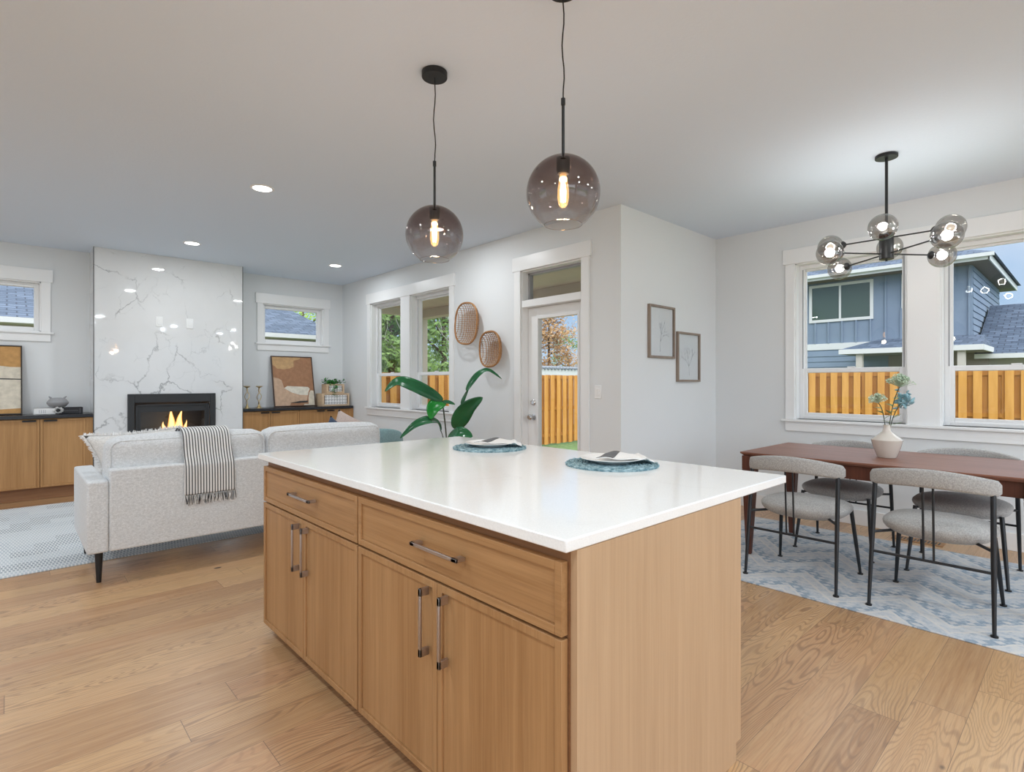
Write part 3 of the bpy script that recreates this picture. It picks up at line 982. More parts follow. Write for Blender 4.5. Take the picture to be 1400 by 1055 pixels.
# light switch beside the door
s = thing('light_switch', 'white rocker switch on the wall right of the patio door', 'light switch', (XD, 2.99, 1.169))
build(MB().box(XD - 0.007, XD, 2.955, 3.027, 1.111, 1.228), 'wall_plate', M['white_plastic'], s, bevel=0.003, world=True)
build(MB().box(XD - 0.011, XD - 0.006, 2.974, 3.008, 1.136, 1.203), 'rocker', M['white_plastic'], s, bevel=0.002, world=True)

# ------------------------------------------------------------------ chimney breast and fireplace
BX0, BX1, BY = 0.686, 2.236, 7.595
FX0, FX1, FZ0, FZ1 = 1.06, 1.85, 0.46, 1.06
mb = MB()
mb.box(BX0, FX0, BY, YF, 0, H).box(FX1, BX1, BY, YF, 0, H).box(FX0, FX1, BY, YF, FZ1, H).box(FX0, FX1, BY, YF, 0, FZ0)
mb.mat(1).box(BX0 - 0.003, BX0 + 0.004, BY - 0.003, BY + 0.008, 0, H).box(BX1 - 0.004, BX1 + 0.003, BY - 0.003, BY + 0.008, 0, H)
struct(build(mb, 'wall_chimney', [M['marble'], plain('slab_edge_strip', (0.10, 0.10, 0.10), 0.5)], smooth=False), 'floor to ceiling white marble chimney breast with thin grey veins')

f = thing('fireplace_insert', 'black gas fireplace with burning logs set in the marble', 'fireplace', (1.455, BY, FZ0))
mb = MB()
ox0, ox1, oz0, oz1 = 0.995, 1.91, 0.40, 1.12
ix0, ix1, iz0, iz1 = 1.062, 1.848, 0.47, 1.018
y0, y1 = BY - 0.022, BY - 0.001
mb.box(ox0, ix0, y0, y1, oz0, oz1).box(ix1, ox1, y0, y1, oz0, oz1).box(ix0, ix1, y0, y1, iz1, oz1).box(ix0, ix1, y0, y1, oz0, iz0)
build(mb, 'surround', M['firemetal'], f, bevel=0.003, world=True)
mb = MB()
jx0, jx1, jz0, jz1 = 1.072, 1.838, 0.48, 0.995
kx0, kx1, kz0, kz1 = 1.122, 1.790, 0.50, 0.905
y0, y1 = BY - 0.004, BY + 0.02
mb.box(jx0, kx0, y0, y1, jz0, jz1).box(kx1, jx1, y0, y1, jz0, jz1).box(kx0, kx1, y0, y1, kz1, jz1).box(kx0, kx1, y0, y1, jz0, kz0)
mb.box(jx0, jx0 + 0.018, y0 - 0.012, y0, jz0, jz1).box(jx1 - 0.018, jx1, y0 - 0.012, y0, jz0, jz1).box(jx0, jx1, y0 - 0.012, y0, jz1 - 0.016, jz1)
build(mb, 'door_frame', M['firemetal'], f, bevel=0.002, world=True)
build(MB().box(kx0, kx1, BY + 0.005, BY + 0.009, kz0, kz1), 'glass_pane', M['fireglass'], f, world=True)
mb = MB().box(FX0 + 0.004, FX1 - 0.004, YF - 0.03, YF - 0.02, FZ0, FZ1).box(FX0 + 0.002, FX0 + 0.008, BY + 0.022, YF - 0.02, FZ0, FZ1).box(FX1 - 0.008, FX1 - 0.002, BY + 0.022, YF - 0.02, FZ0, FZ1)
mb.box(FX0 + 0.002, FX1 - 0.002, BY + 0.022, YF - 0.02, FZ1 - 0.008, FZ1 - 0.002).box(FX0 + 0.002, FX1 - 0.002, BY + 0.022, YF - 0.02, FZ0 + 0.002, FZ0 + 0.03)
build(mb, 'firebox', M['firebox'], f, world=True)
rl = random.Random(3)
for (xa, ya, za, xb, yb, zb, r) in [(1.20, 7.72, 0.53, 1.72, 7.78, 0.54, 0.034), (1.25, 7.80, 0.56, 1.55, 7.68, 0.60, 0.028), (1.68, 7.82, 0.56, 1.40, 7.70, 0.62, 0.026), (1.33, 7.74, 0.62, 1.62, 7.76, 0.64, 0.022)]:
    pts, rs = [], []
    for i in range(9):
        u = i / 8
        pts.append((xa + (xb - xa) * u + rl.uniform(-.006, .006), ya + (yb - ya) * u, za + (zb - za) * u + rl.uniform(-.008, .008)))
        rs.append(r * rl.uniform(0.82, 1.1))
    build(MB().tube(pts, rs, 10), 'log', M['log'] if xa < 1.3 else M['ember'], f, world=True)
def flame(cx, cy, z, h, w, lean, sd):
    r_ = random.Random(sd)
    pts, rs = [], []
    n = 14
    ph = r_.uniform(0, 6)
    for i in range(n + 1):
        u = i / n
        pts.append((cx + lean * u * u + 0.012 * math.sin(ph + u * 7) * u, cy + 0.006 * math.sin(ph + u * 5), z + h * u))
        rs.append(max(0.0015, 1.45 * w * (math.sin(PI * min(1, u * 0.86 + 0.16)) ** 0.8) * (1 - 0.55 * u)))
    return MB().tube(pts, rs, 12)
for k, a in enumerate([(1.455, 7.74, 0.60, 0.34, 0.036, 0.015), (1.545, 7.75, 0.60, 0.33, 0.034, 0.02), (1.39, 7.73, 0.60, 0.18, 0.026, -0.02), (1.50, 7.70, 0.60, 0.17, 0.026, -0.01),
                       (1.61, 7.73, 0.59, 0.20, 0.022, 0.0), (1.33, 7.74, 0.58, 0.09, 0.018, 0.01), (1.66, 7.76, 0.58, 0.08, 0.016, 0.01), (1.42, 7.70, 0.57, 0.12, 0.022, 0.01), (1.57, 7.70, 0.57, 0.13, 0.024, 0.01)]):
    build(flame(*a, k), 'flame', M['flame'], f, world=True)

for (x0, x1, nm) in ((1.272, 1.343, 'left'), (1.588, 1.663, 'right')):
    lab = 'white blank outlet plate on the marble above the fire, nearer the left window' if nm == 'left' else 'white outlet plate on the marble above the fire, nearer the right window'
    o = thing('outlet_plate', lab, 'outlet', ((x0 + x1) / 2, BY, 1.975))
    build(MB().box(x0, x1, BY - 0.007, BY - 0.0005, 1.918, 2.038), 'wall_plate', M['white_plastic'], o, bevel=0.003, world=True)
    build(MB().box(x0 + 0.018, x1 - 0.018, BY - 0.010, BY - 0.006, 1.945, 2.010), 'receptacle', M['white_plastic'], o, bevel=0.002, world=True)

# ------------------------------------------------------------------ built-in cabinets
def framed_front(mb, axis, face, a0, a1, z0, z1, t=0.02, rail=0.022, rec=0.007, sgn=1):
    """slim framed door on plane face (front at face, body behind), along a0..a1"""
    def bx(a, b, c, d, f0, f1):
        if axis == 'X': mb.box(f0, f1, a, b, c, d)
        else: mb.box(a, b, f0, f1, c, d)
    f0, f1 = face, face + sgn * t
    bx(a0, a0 + rail, z0, z1, f0, f1); bx(a1 - rail, a1, z0, z1, f0, f1)
    bx(a0 + rail, a1 - rail, z0, z0 + rail, f0, f1); bx(a0 + rail, a1 - rail, z1 - rail, z1, f0, f1)
    bx(a0 + rail, a1 - rail, z0 + rail, z1 - rail, face + sgn * rec, f1)
    return mb

def builtin(x0, x1, xs, label, fill_r=0, tabs=()):
    u = thing('built_in_cabinet', label, 'cabinet', ((x0 + x1) / 2, 7.8, 0), group='oak cabinets under black counters')
    mb = MB().box(x0 + 0.002, x1 - 0.002, 7.638, YF - 0.002, 0.135, 0.868)
    if fill_r: mb.box(x1 - fill_r, x1 - 0.002, 7.622, 7.64, 0.135, 0.868)
    build(mb, 'cabinet_body', M['oak_b'], u, world=True)
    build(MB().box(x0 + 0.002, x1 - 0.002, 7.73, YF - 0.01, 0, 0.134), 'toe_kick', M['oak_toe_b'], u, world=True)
    for i in range(len(xs) - 1):
        mb = framed_front(MB(), 'Y', 7.616, xs[i] + 0.002, xs[i + 1] - 0.002, 0.142, 0.862)
        dr = build(mb, 'door', M['oak_b'], u, bevel=0.0015, world=True)
        cx = tabs[i]
        build(MB().box(cx - 0.055, cx + 0.055, 7.600, 7.618, 0.852, 0.857).box(cx - 0.055, cx + 0.055, 7.600, 7.603, 0.838, 0.857), 'tab_pull', M['black'], dr, world=True)
    return u
builtin(-0.148, BX0 - 0.002, [-0.148, 0.236, 0.620], 'low oak cabinet with two doors left of the marble chimney', fill_r=0.066, tabs=(0.15, 0.32))
builtin(-0.95, -0.149, [-0.949, -0.549, -0.150], 'low oak cabinet under the tan banded painting, past the left photo edge', tabs=(-0.64, -0.46))
builtin(BX1 + 0.002, 2.985, [2.240, 2.590, 2.985], 'low oak cabinet right of the chimney, under the two gold candle holders', tabs=(2.52, 2.66))
builtin(2.985, 3.80, [2.985, 3.365, 3.745], 'low oak cabinet in the far corner, under the carved boxes', fill_r=0.055, tabs=(3.29, 3.44))
o = build(MB().box(-0.96, BX0 - 0.002, 7.592, YF - 0.001, 0.872, 0.908), 'black_countertop', M['blackstone'], bevel=0.003)
tag(o, 'black stone countertop on the cabinet left of the chimney', 'countertop')
o = build(MB().box(BX1 + 0.002, XD - 0.022, 7.592, YF - 0.001, 0.872, 0.908), 'black_countertop', M['blackstone'], bevel=0.003)
tag(o, 'black stone countertop on the cabinets right of the chimney', 'countertop')
CT = 0.908

# abstract paintings leaning on the counters
def painting(x0, x1, z0, h, yb, yt, patches, mats, label, frame_mat):
    p = thing('leaning_painting', label, 'painting', ((x0 + x1) / 2, yb, z0))
    w = x1 - x0
    ang = math.atan2(yt - yb, h)
    Mx = Matrix.Rotation(-ang, 4, 'X')
    fr = MB()
    t, d = 0.012, 0.03
    fr.box(-w / 2, -w / 2 + t, 0, d, 0, h).box(w / 2 - t, w / 2, 0, d, 0, h).box(-w / 2 + t, w / 2 - t, 0, d, 0, t).box(-w / 2 + t, w / 2 - t, 0, d, h - t, h)
    build(fr.xform(Mx), 'picture_frame', frame_mat, p, bevel=0.0015)
    cv = MB()
    cv.mat(0).box(-w / 2 + t, w / 2 - t, 0.010, 0.026, t, h - t)
    W, Hh = w - 2 * t, h - 2 * t
    for k, (mi, pts) in enumerate(patches):
        yy = 0.0095 - 0.0005 * k
        cv.mat(mi).add([(-w / 2 + t + u * W, yy, t + v * Hh) for u, v in pts], [tuple(range(len(pts)))])
    build(cv.xform(Mx), 'canvas', mats, p, smooth=False)
    return p
PAINT = {k: m_noise2('paint_' + k, tuple(q * 0.9 for q in c), tuple(min(1, q * 1.1) for q in c), 22, 0.8, bump=0.15) for k, c in dict(
    brown=(0.36, 0.19, 0.11), camel=(0.52, 0.33, 0.17), beige=(0.55, 0.38, 0.27), cream=(0.70, 0.65, 0.56), dark=(0.05, 0.05, 0.05), tan=(0.50, 0.28, 0.11), sand=(0.64, 0.58, 0.48)).items()}
painting(2.712, 3.300, CT + 0.0075, 0.735, 7.80, 7.955, [
    (1, [(0, 0.84), (0.06, 0.80), (0.12, 0.755), (0.30, 0.745), (0.42, 0.765), (0.53, 0.80), (0.54, 0.93), (0.70, 0.96), (0.72, 1.0), (0, 1.0)]),
    (2, [(0, 0), (0.36, 0), (0.40, 0.06), (0.80, 0.09), (0.84, 0.21), (0.62, 0.22), (0.42, 0.27), (0.25, 0.36), (0.20, 0.52), (0.12, 0.56), (0, 0.58)]),
    (3, [(0.25, 0.36), (0.42, 0.27), (0.62, 0.22), (0.84, 0.21), (0.86, 0.28), (0.90, 0.34), (0.86, 0.38), (0.60, 0.39), (0.33, 0.40)]),
    (4, [(0.84, 0.02), (1.0, 0.02), (1.0, 0.30), (0.92, 0.31), (0.88, 0.26), (0.85, 0.16)]),
    (4, [(0.72, 0.0), (1.0, 0.0), (1.0, 0.02), (0.72, 0.03)]),
    (5, [(0.36, 0.055), (0.55, 0.05), (0.82, 0.06), (0.83, 0.095), (0.62, 0.09)]),
], [PAINT['brown'], PAINT['camel'], PAINT['beige'], PAINT['cream'], PAINT['sand'], PAINT['dark']],
    'abstract painting in brown, camel and cream leaning between candle holders and boxes', plain('dark_brown_frame', (0.06, 0.03, 0.02), 0.4))
painting(-0.50, 0.10, CT + 0.0075, 0.755, 7.80, 7.955, [
    (1, [(0, 0.06), (0.5, 0.055), (1.0, 0.075), (1.0, 0.50), (0.7, 0.505), (0.4, 0.53), (0, 0.52)]),
    (2, [(0, 0.52), (0.4, 0.525), (0.7, 0.505), (1.0, 0.50), (1.0, 0.515), (0.7, 0.522), (0.4, 0.545), (0, 0.54)]),
    (1, [(0, 0.54), (0.4, 0.545), (0.7, 0.522), (1.0, 0.515), (1.0, 0.69), (0.85, 0.69), (0.6, 0.72), (0.3, 0.70), (0, 0.71)]),
], [PAINT['tan'], PAINT['sand'], PAINT['dark']], 'abstract painting in tan and cream bands leaning under the left high window', plain('black_brown_frame', (0.025, 0.018, 0.015), 0.4))

# books, flower and grey pot on the left counter
o = thing('lying_book', 'white book lying flat on the left black counter', 'book', (0.29, 7.80, CT))
mb = MB().box(0.19, 0.385, 7.72, 7.88, CT, CT + 0.004).box(0.19, 0.385, 7.72, 7.88, CT + 0.066, CT + 0.070).box(0.19, 0.385, 7.72, 7.724, CT, CT + 0.07)
for i in range(4): mb.mat(1).box(0.232 + i * 0.016, 0.236 + i * 0.016, 7.7188, 7.7202, CT + 0.015, CT + 0.05)
build(mb, 'cover', [M['white_plastic'], plain('book_grey_print', (0.35, 0.36, 0.40), 0.6)], o, world=True, smooth=False)
build(MB().box(0.193, 0.382, 7.726, 7.876, CT + 0.004, CT + 0.066), 'pages', plain('book_pages', (0.75, 0.73, 0.68), 0.9), o, world=True)
o = thing('lying_book', 'black book lying flat beside the marble chimney', 'book', (0.50, 7.80, CT))
mb = MB().box(0.392, 0.602, 7.72, 7.88, CT, CT + 0.004).box(0.392, 0.602, 7.72, 7.88, CT + 0.066, CT + 0.070).box(0.392, 0.602, 7.72, 7.724, CT, CT + 0.07)
mb.mat(1).box(0.575, 0.578, 7.7188, 7.7202, CT + 0.006, CT + 0.064).box(0.43, 0.56, 7.7188, 7.7202, CT + 0.034, CT + 0.037)
build(mb, 'cover', [plain('book_black_cloth', (0.02, 0.02, 0.025), 0.6), plain('book_silver_print', (0.2, 0.2, 0.22), 0.5)], o, world=True, smooth=False)
build(MB().box(0.395, 0.599, 7.726, 7.876, CT + 0.004, CT + 0.066), 'pages', plain('book_pages_2', (0.72, 0.70, 0.66), 0.9), o, world=True)
o = thing('paper_flower', 'white petalled flower with dark centre in front of the two books', 'flower', (0.387, 7.69, CT))
mb = MB()
rf = random.Random(5)
for i in range(22):
    a = 2 * PI * i / 22 + rf.uniform(-.1, .1)
    r0, r1 = 0.018, rf.uniform(0.040, 0.055)
    cz = CT + 0.045
    w = 0.010
    u = Vector((math.cos(a), 0, math.sin(a) * 0.75)); v = Vector((-math.sin(a), 0, math.cos(a) * 0.75))
    c0 = Vector((0.387, 7.688 - rf.uniform(0, .012), cz))
    mb.add([c0 + u * r0, c0 + u * (r0 + r1) / 2 + v * w + Vector((0, -.006, 0)), c0 + u * r1, c0 + u * (r0 + r1) / 2 - v * w + Vector((0, -.006, 0))], [(0, 1, 2, 3)])
build(mb, 'petals', M['white_fringe'], o, world=True, solid=0.0015)
build(MB().sphere((0.387, 7.685, CT + 0.040), 0.020, 12, 8, sy=0.6).cyl((0.387, 7.692, 0), 0.022, CT, CT + 0.012, 16), 'dark_centre', M['black'], o, world=True)
o = thing('grey_pot', 'round grey clay pot with small horns on the two books', 'pot', (0.389, 7.79, CT + 0.07))
build(MB().lathe([(0.035, 0), (0.07, 0.012), (0.094, 0.042), (0.096, 0.06), (0.075, 0.09), (0.045, 0.105), (0.036, 0.108), (0.032, 0.100), (0.04, 0.085)], n=36), 'pot_body', M['greypot'], o)
for s_ in (-1, 1):
    build(MB().tube([(s_ * 0.052, 0, 0.098), (s_ * 0.064, 0, 0.112), (s_ * 0.076, 0, 0.124)], [0.011, 0.009, 0.004], 8), 'horn', M['greypot'], o)

# gold candle holders
def candle(loc):
    mb = MB()
    for k in (0, 1):
        pts = []
        for i in range(29):
            u = i / 28
            a = PI * k + u * 2 * PI
            r = 0.028 * math.sin(PI * u) ** 0.7 if k == 0 else 0.028 * math.sin(PI * u) ** 0.7
            pts.append((r * math.cos(a * 0.9), r * math.sin(a * 0.9), 0.045 + u * 0.225))
        mb.tube(pts, 0.0045, 8)
    return mb
cd = thing('candle_holder', 'gold twisted candle holder right against the marble chimney', 'candle holder', (2.338, 7.76, CT), group='gold twisted candle holders')
build(candle(0), 'twisted_stem', M['gold'], cd)
build(MB().lathe([(0.040, 0), (0.040, 0.006), (0.022, 0.012), (0.018, 0.030), (0.010, 0.046)], n=24), 'base', M['gold'], cd)
build(MB().lathe([(0.006, 0.264), (0.012, 0.275), (0.040, 0.290), (0.042, 0.300), (0.036, 0.300), (0.030, 0.294)], n=24), 'dish', M['gold'], cd)
dup(cd, (2.492, 7.76, CT), 0.4, 'gold twisted candle holder next to the leaning painting')

# carved boxes and trailing plant
def carved_box(x0, x1, y0, y1, z0, z1, label):
    o = thing('carved_box', label, 'box', ((x0 + x1) / 2, (y0 + y1) / 2, z0), group='stacked carved wooden boxes')
    t = 0.035
    h = z1 - z0
    mb = MB().box(x0, x1, y0 + 0.014, y1, z0, z1)
    mb.box(x0, x0 + t, y0, y0 + 0.016, z0, z1).box(x1 - t, x1, y0, y0 + 0.016, z0, z1).box(x0 + t, x1 - t, y0, y0 + 0.016, z0, z0 + 0.016).box(x0 + t, x1 - t, y0, y0 + 0.016, z1 - 0.016, z1)
    build(mb, 'box_body', M['palewood'], o, bevel=0.003, world=True)
    a, b, c, d = x0 + t + 0.006, x1 - t - 0.006, z0 + 0.024, z1 - 0.024
    pb = MB().box(a, b, y0 + 0.008, y0 + 0.0145, c, d)
    pm = MB()
    nx = max(3, int((b - a) / 0.04))
    dx = (b - a) / nx
    nz = max(2, round((d - c) / 0.05))
    dz = (d - c) / nz
    for i in range(nx):
        for k in range(nz):
            cx, cz = a + (i + .5) * dx, c + (k + .5) * dz
            for q, s1 in ((0.42, 0.30),):
                o_ = [(cx - dx * q, cz), (cx, cz - dz * q), (cx + dx * q, cz), (cx, cz + dz * q)]
                n_ = [(cx - dx * s1, cz), (cx, cz - dz * s1), (cx + dx * s1, cz), (cx, cz + dz * s1)]
                yy = y0 + 0.0075
                vs = [(p[0], yy, p[1]) for p in o_] + [(p[0], yy, p[1]) for p in n_]
                pm.add(vs, [(j, (j + 1) % 4, 4 + (j + 1) % 4, 4 + j) for j in range(4)])
            pm.add([(cx - dx * .1, y0 + .0075, cz), (cx, y0 + .0075, cz - dz * .1), (cx + dx * .1, y0 + .0075, cz), (cx, y0 + .0075, cz + dz * .1)], [(0, 1, 2, 3)])
    pan = build(pb, 'front_panel', M['white_plastic'], o, world=True)
    build(pm, 'carved_pattern', plain('carving_shadow_paint', (0.05, 0.06, 0.07), 0.8), pan, world=True, solid=0.0006)
    for s_ in (x0 + t - 0.004, x1 - t - 0.004):
        build(MB().box(s_, s_ + 0.008, y0 - 0.002, y0 + 0.002, c + 0.01, d - 0.01), 'end_slot', M['black'], o, world=True)
    return o
carved_box(3.335, 3.755, 7.66, 7.90, CT, CT + 0.186, 'pale carved box with white lattice front, lower of the stack in the corner')
carved_box(3.415, 3.690, 7.69, 7.87, CT + 0.187, CT + 0.325, 'small pale carved box with a trailing plant on top of it')
o = thing('trailing_plant', 'small green trailing plant on the upper carved box', 'plant', (3.55, 7.78, CT + 0.326))
mb = MB(); ms = MB()
ri = random.Random(11)
for k in range(34):
    a = ri.uniform(0, 2 * PI)
    reach = ri.uniform(0.06, 0.22)
    drop = ri.uniform(-0.02, 0.06)
    ex, ey = math.cos(a) * reach, math.sin(a) * reach * 0.45 - 0.02
    if k < 6:
        ex, ey, drop = ri.uniform(-0.06, 0.03), -0.11, ri.uniform(-0.20, -0.06)
    p0 = Vector((ex * 0.2, ey * 0.2, 0.0)); p2 = Vector((ex, ey, drop)); p1 = (p0 + p2) / 2 + Vector((0, 0, 0.045))
    pts = [p0 * (1 - u) ** 2 + p1 * 2 * u * (1 - u) + p2 * u * u for u in (0, .25, .5, .75, 1)]
    ms.tube(pts, 0.0018, 5)
    for p in pts[1:]:
        for q in range(2):
            d = Vector((ri.uniform(-1, 1), ri.uniform(-1, .4), ri.uniform(-.3, .6))).normalized()
            sd = d.cross(Vector((0, 0, 1))).normalized() * ri.uniform(0.010, 0.018)
            L = ri.uniform(0.03, 0.055)
            mb.add([p, p + d * L * .5 + sd, p + d * L, p + d * L * .5 - sd], [(0, 1, 2, 3)])
build(mb, 'leaves', M['ivy'], o, solid=0.0008)
build(ms, 'stems', M['stem'], o)

# ------------------------------------------------------------------ kitchen island
def pull(axis, face, a, z, length, horizontal):
    mb = MB()
    w, out = 0.011, 0.034
    if horizontal:
        mb.box(face - out, face - out + 0.008, a - length / 2, a + length / 2, z - w / 2, z + w / 2)
        for s_ in (-1, 1):
            e_ = a + s_ * (length / 2 - 0.012)
            mb.box(face - out, face, e_ - 0.012, e_ + 0.012, z - w / 2, z + w / 2)
    else:
        mb.box(face - out, face - out + 0.008, a - w / 2, a + w / 2, z - length / 2, z + length / 2)
        for s_ in (-1, 1):
            e_ = z + s_ * (length / 2 - 0.012)
            mb.box(face - out, face, a - w / 2, a + w / 2, e_ - 0.012, e_ + 0.012)
    return mb
IF = 0.930          # face of the fronts
def island_unit(y0, y1, label):
    u = thing('island_cabinet', label, 'cabinet', (1.37, (y0 + y1) / 2, 0), group='oak cabinets of the kitchen island')
    build(MB().box(IF + 0.024, 1.795, y0, y1, 0.06, 0.866), 'cabinet_body', M['oak_dark'], u, world=True)  # dark body colour paints in the shade between the fronts
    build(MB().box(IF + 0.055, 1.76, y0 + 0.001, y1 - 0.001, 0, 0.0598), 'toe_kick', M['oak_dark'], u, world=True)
    ym = (y0 + y1) / 2
    dw = build(framed_front(MB(), 'X', IF, y0 + 0.005, y1 - 0.003, 0.664, 0.836, t=0.022), 'drawer', M['oak_h'], u, bevel=0.0015, world=True)
    build(pull('X', IF, ym - 0.02, 0.816 if False else 0.760, 0.235, True), 'handle', M['nickel'], dw, bevel=0.0015, world=True)
    for (a, b, hy) in ((y0 + 0.005, ym - 0.0015, ym - 0.052), (ym + 0.0015, y1 - 0.003, ym + 0.045)):
        dr = build(framed_front(MB(), 'X', IF, a, b, 0.055, 0.656, t=0.022), 'door', M['oak'], u, bevel=0.0015, world=True)
        build(pull('X', IF, hy, 0.533, 0.205, False), 'handle', M['nickel'], dr, bevel=0.0015, world=True)
    for (a, b) in ((y0 + 0.002, ym - 0.0015), (ym + 0.0015, y1 - 0.002)):
        build(framed_front(MB(), 'X', 1.818, a, b, 0.09, 0.860, t=0.022, sgn=-1), 'rear_panel', M['oak'], u, bevel=0.0015, world=True)
    return u
u1 = island_unit(0.832, 1.832, 'oak island cabinet with one wide drawer, at the bare oak end panel')
build(MB().box(0.956, 1.796, 0.812, 0.8315, 0.06, 0.866).box(0.985, 1.762, 0.812, 0.8315, 0, 0.06), 'end_panel', M['oak_lit'], u1, world=True)
island_unit(1.833, 2.832, 'oak island cabinet with one wide drawer, farther end toward the sofa')
o = build(MB().box(0.9155, 2.18, 0.8096, 2.8676, 0.8668, 0.8967), 'quartz_worktop', M['quartz'], bevel=0.004, seg=3)
tag(o, 'white quartz worktop of the kitchen island with faint grey veins', 'worktop')
WT = 0.8967

# placemats, plates, napkins
def mat_mesh():
    mb = MB()
    rm = random.Random(2)
    mb.cyl((0, 0, 0), 0.198, 0.0005, 0.0035, 48)
    r = 0.014
    k = 0
    while r < 0.200:
        n = max(18, int(r * 420))
        ph = rm.uniform(0, 6)
        wv = max(6, int(r * 150))
        pts = []
        for i in range(n):
            a = 2 * PI * i / n
            pts.append(((r + 0.0034 * math.sin(wv * a * 0.7 + ph)) * math.cos(a), (r + 0.0034 * math.sin(wv * a * .7 + ph)) * math.sin(a), 0.0065 + 0.0028 * math.sin(wv * a + ph + PI * (k % 2))))
        mb.ring(pts, 0.0046, 6)
        r += 0.0105
        k += 1
    return mb
pm1 = thing('woven_placemat', 'round teal woven placemat nearer the patio door end of the worktop', 'placemat', (1.905, 2.235, WT), group='teal placemats on the island')
build(mat_mesh(), 'woven_rings', M['placemat'], pm1)
dup(pm1, (1.905, 1.425, WT), 0.5, 'round teal woven placemat nearer the dining table')
pl1 = thing('dinner_plate', 'white dinner plate on the placemat nearer the patio door', 'plate', (1.905, 2.235, WT + 0.0115), group='white plates on the island')
build(MB().lathe([(0.075, 0.0), (0.080, 0.0015), (0.088, 0.006), (0.128, 0.018), (0.134, 0.0205), (0.1335, 0.0225), (0.126, 0.0215), (0.088, 0.0105), (0.078, 0.007), (0.001, 0.007)], n=56), 'plate_dish', M['ceramic'], pl1)
dup(pl1, (1.905, 1.425, WT + 0.0115), 0, 'white dinner plate on the placemat nearer the dining table')
def napkin_mesh(stripe):
    """folded cloth laid across the plate; its right end droops over the rim"""
    mb = MB()
    nx, ny = 46, 18
    def z_at(x, y):
        z = 0.0215
        z += 0.016 * math.exp(-((x + 0.005 - y * 0.45) / 0.038) ** 2) * (0.55 + 3.2 * max(0, y + 0.02))
        z += 0.004 * math.exp(-((x - 0.075) / 0.04) ** 2)
        if x > 0.118: z += 0.006 * math.sin(min(1, (x - 0.118) / 0.03) * PI) - 0.38 * max(0, x - 0.135)
        z += 0.0010 * math.sin(y * 40 + x * 18)
        return z
    x0, x1 = (-0.048, 0.172) if not stripe else (-0.044, 0.022)
    rows = []
    for i in range(nx + 1):
        u = i / nx
        row = []
        for j in range(ny + 1):
            v = -1 + 2 * j / ny
            y = v * 0.078
            x = x0 + (x1 - x0) * u + y * 0.45 * (1 - max(0, (x0 + (x1 - x0) * u)) / 0.172)
            row.append((x, y * (1 if u < 0.75 or stripe else 1 - 0.25 * (u - 0.75) * 4), z_at(x, y) + (0.0028 if stripe else 0)))
        rows.append(row)
    return mb.grid(rows)
for (yy, lab) in ((2.235, 'white cloth napkin with grey band on the plate nearer the door'), (1.425, 'white cloth napkin with grey band on the plate nearer the table')):
    nk = thing('cloth_napkin', lab, 'napkin', (1.905, yy, WT + 0.0115), math.radians(-42.8), group='folded napkins on the plates')
    build(napkin_mesh(False), 'folded_cloth', M['napkin'], nk, solid=0.004)
    build(napkin_mesh(True), 'grey_band', M['napkin_stripe'], nk, solid=0.0015)

# ------------------------------------------------------------------ island pendants
def pendant(loc, label, first=None):
    if first: return dup(first, loc, 0.3, label)
    p = thing('pendant_light', label, 'pendant light', loc, group='smoked glass pendants over the island')
    zc = H - loc[2]
    build(MB().lathe([(0.061, zc - 0.030), (0.062, zc - 0.027), (0.062, zc - 0.001)], n=40), 'canopy', M['black'], p, bevel=0.002)
    z1 = 0.355
    pts = [(0.004 * math.sin(i * 0.9) * (1 if 0 < i < 10 else 0), 0.003 * math.cos(i * 1.3) * (1 if 0 < i < 10 else 0), z1 + (zc - 0.03 - z1) * i / 10) for i in range(11)]
    build(MB().tube(pts, 0.0028, 8), 'cord', M['black'], p)
    build(MB().tube([(0, 0, 0.125), (0, 0, z1)], 0.0058, 12).cyl((0, 0, 0), 0.0085, z1 - 0.02, z1 + 0.004, 14), 'stem', M['black'], p)
    build(MB().lathe([(0.012, 0.138), (0.026, 0.132), (0.026, 0.085), (0.020, 0.072), (0.014, 0.072)], n=24), 'socket', M['black'], p)
    prof = []
    for i in range(41):
        th = math.radians(5 + i * (145 / 40.0))
        prof.append((0.14 * math.sin(th), 0.14 * math.cos(th)))
    g = MB().lathe(prof, n=56, closed=True)
    gl = build(g, 'glass_globe', M['smoke'], p)
    rr = [(0.0715 * math.cos(2 * PI * i / 56), 0.0715 * math.sin(2 * PI * i / 56), 0.14 * math.cos(math.radians(150))) for i in range(56)]
    build(MB().ring(rr, 0.0016, 8), 'glass_lip', thin_glass('clear_lip', (0.80, 0.76, 0.74), None, ior=2.2), gl)
    b = build(MB().lathe([(0.012, 0.072), (0.016, 0.05), (0.0215, 0.015), (0.022, -0.02), (0.017, -0.045), (0.008, -0.055), (0.0, -0.056)], n=20), 'bulb', M['amber'], p)
    fm = MB()
    for k in range(4):
        a = PI / 2 * k + .3
        fm.tube([(0.008 * math.cos(a), 0.008 * math.sin(a), -0.035), (0.010 * math.cos(a + .5), 0.010 * math.sin(a + .5), 0.01), (0.005 * math.cos(a + 1), 0.005 * math.sin(a + 1), 0.055)], 0.0026, 6)
    build(fm, 'filament', M['bulb_warm'], b)
    return p
P1 = pendant((1.522, 2.20, 1.972), 'smoked glass globe pendant over the far end of the island')
P2 = pendant((1.545, 1.382, 1.972), 'smoked glass globe pendant over the near end of the island', P1)
for p_ in (P1, P2):
    ld = bpy.data.lights.new('pendant_lamp', 'POINT')
    ld.energy = 5.0
    ld.color = (1.0, 0.76, 0.50)
    ld.shadow_soft_size = 0.03
    lo = bpy.data.objects.new('pendant_lamp', ld)
    COL.objects.link(lo)
    lo.location = (p_.location.x, p_.location.y, p_.location.z - 0.10)

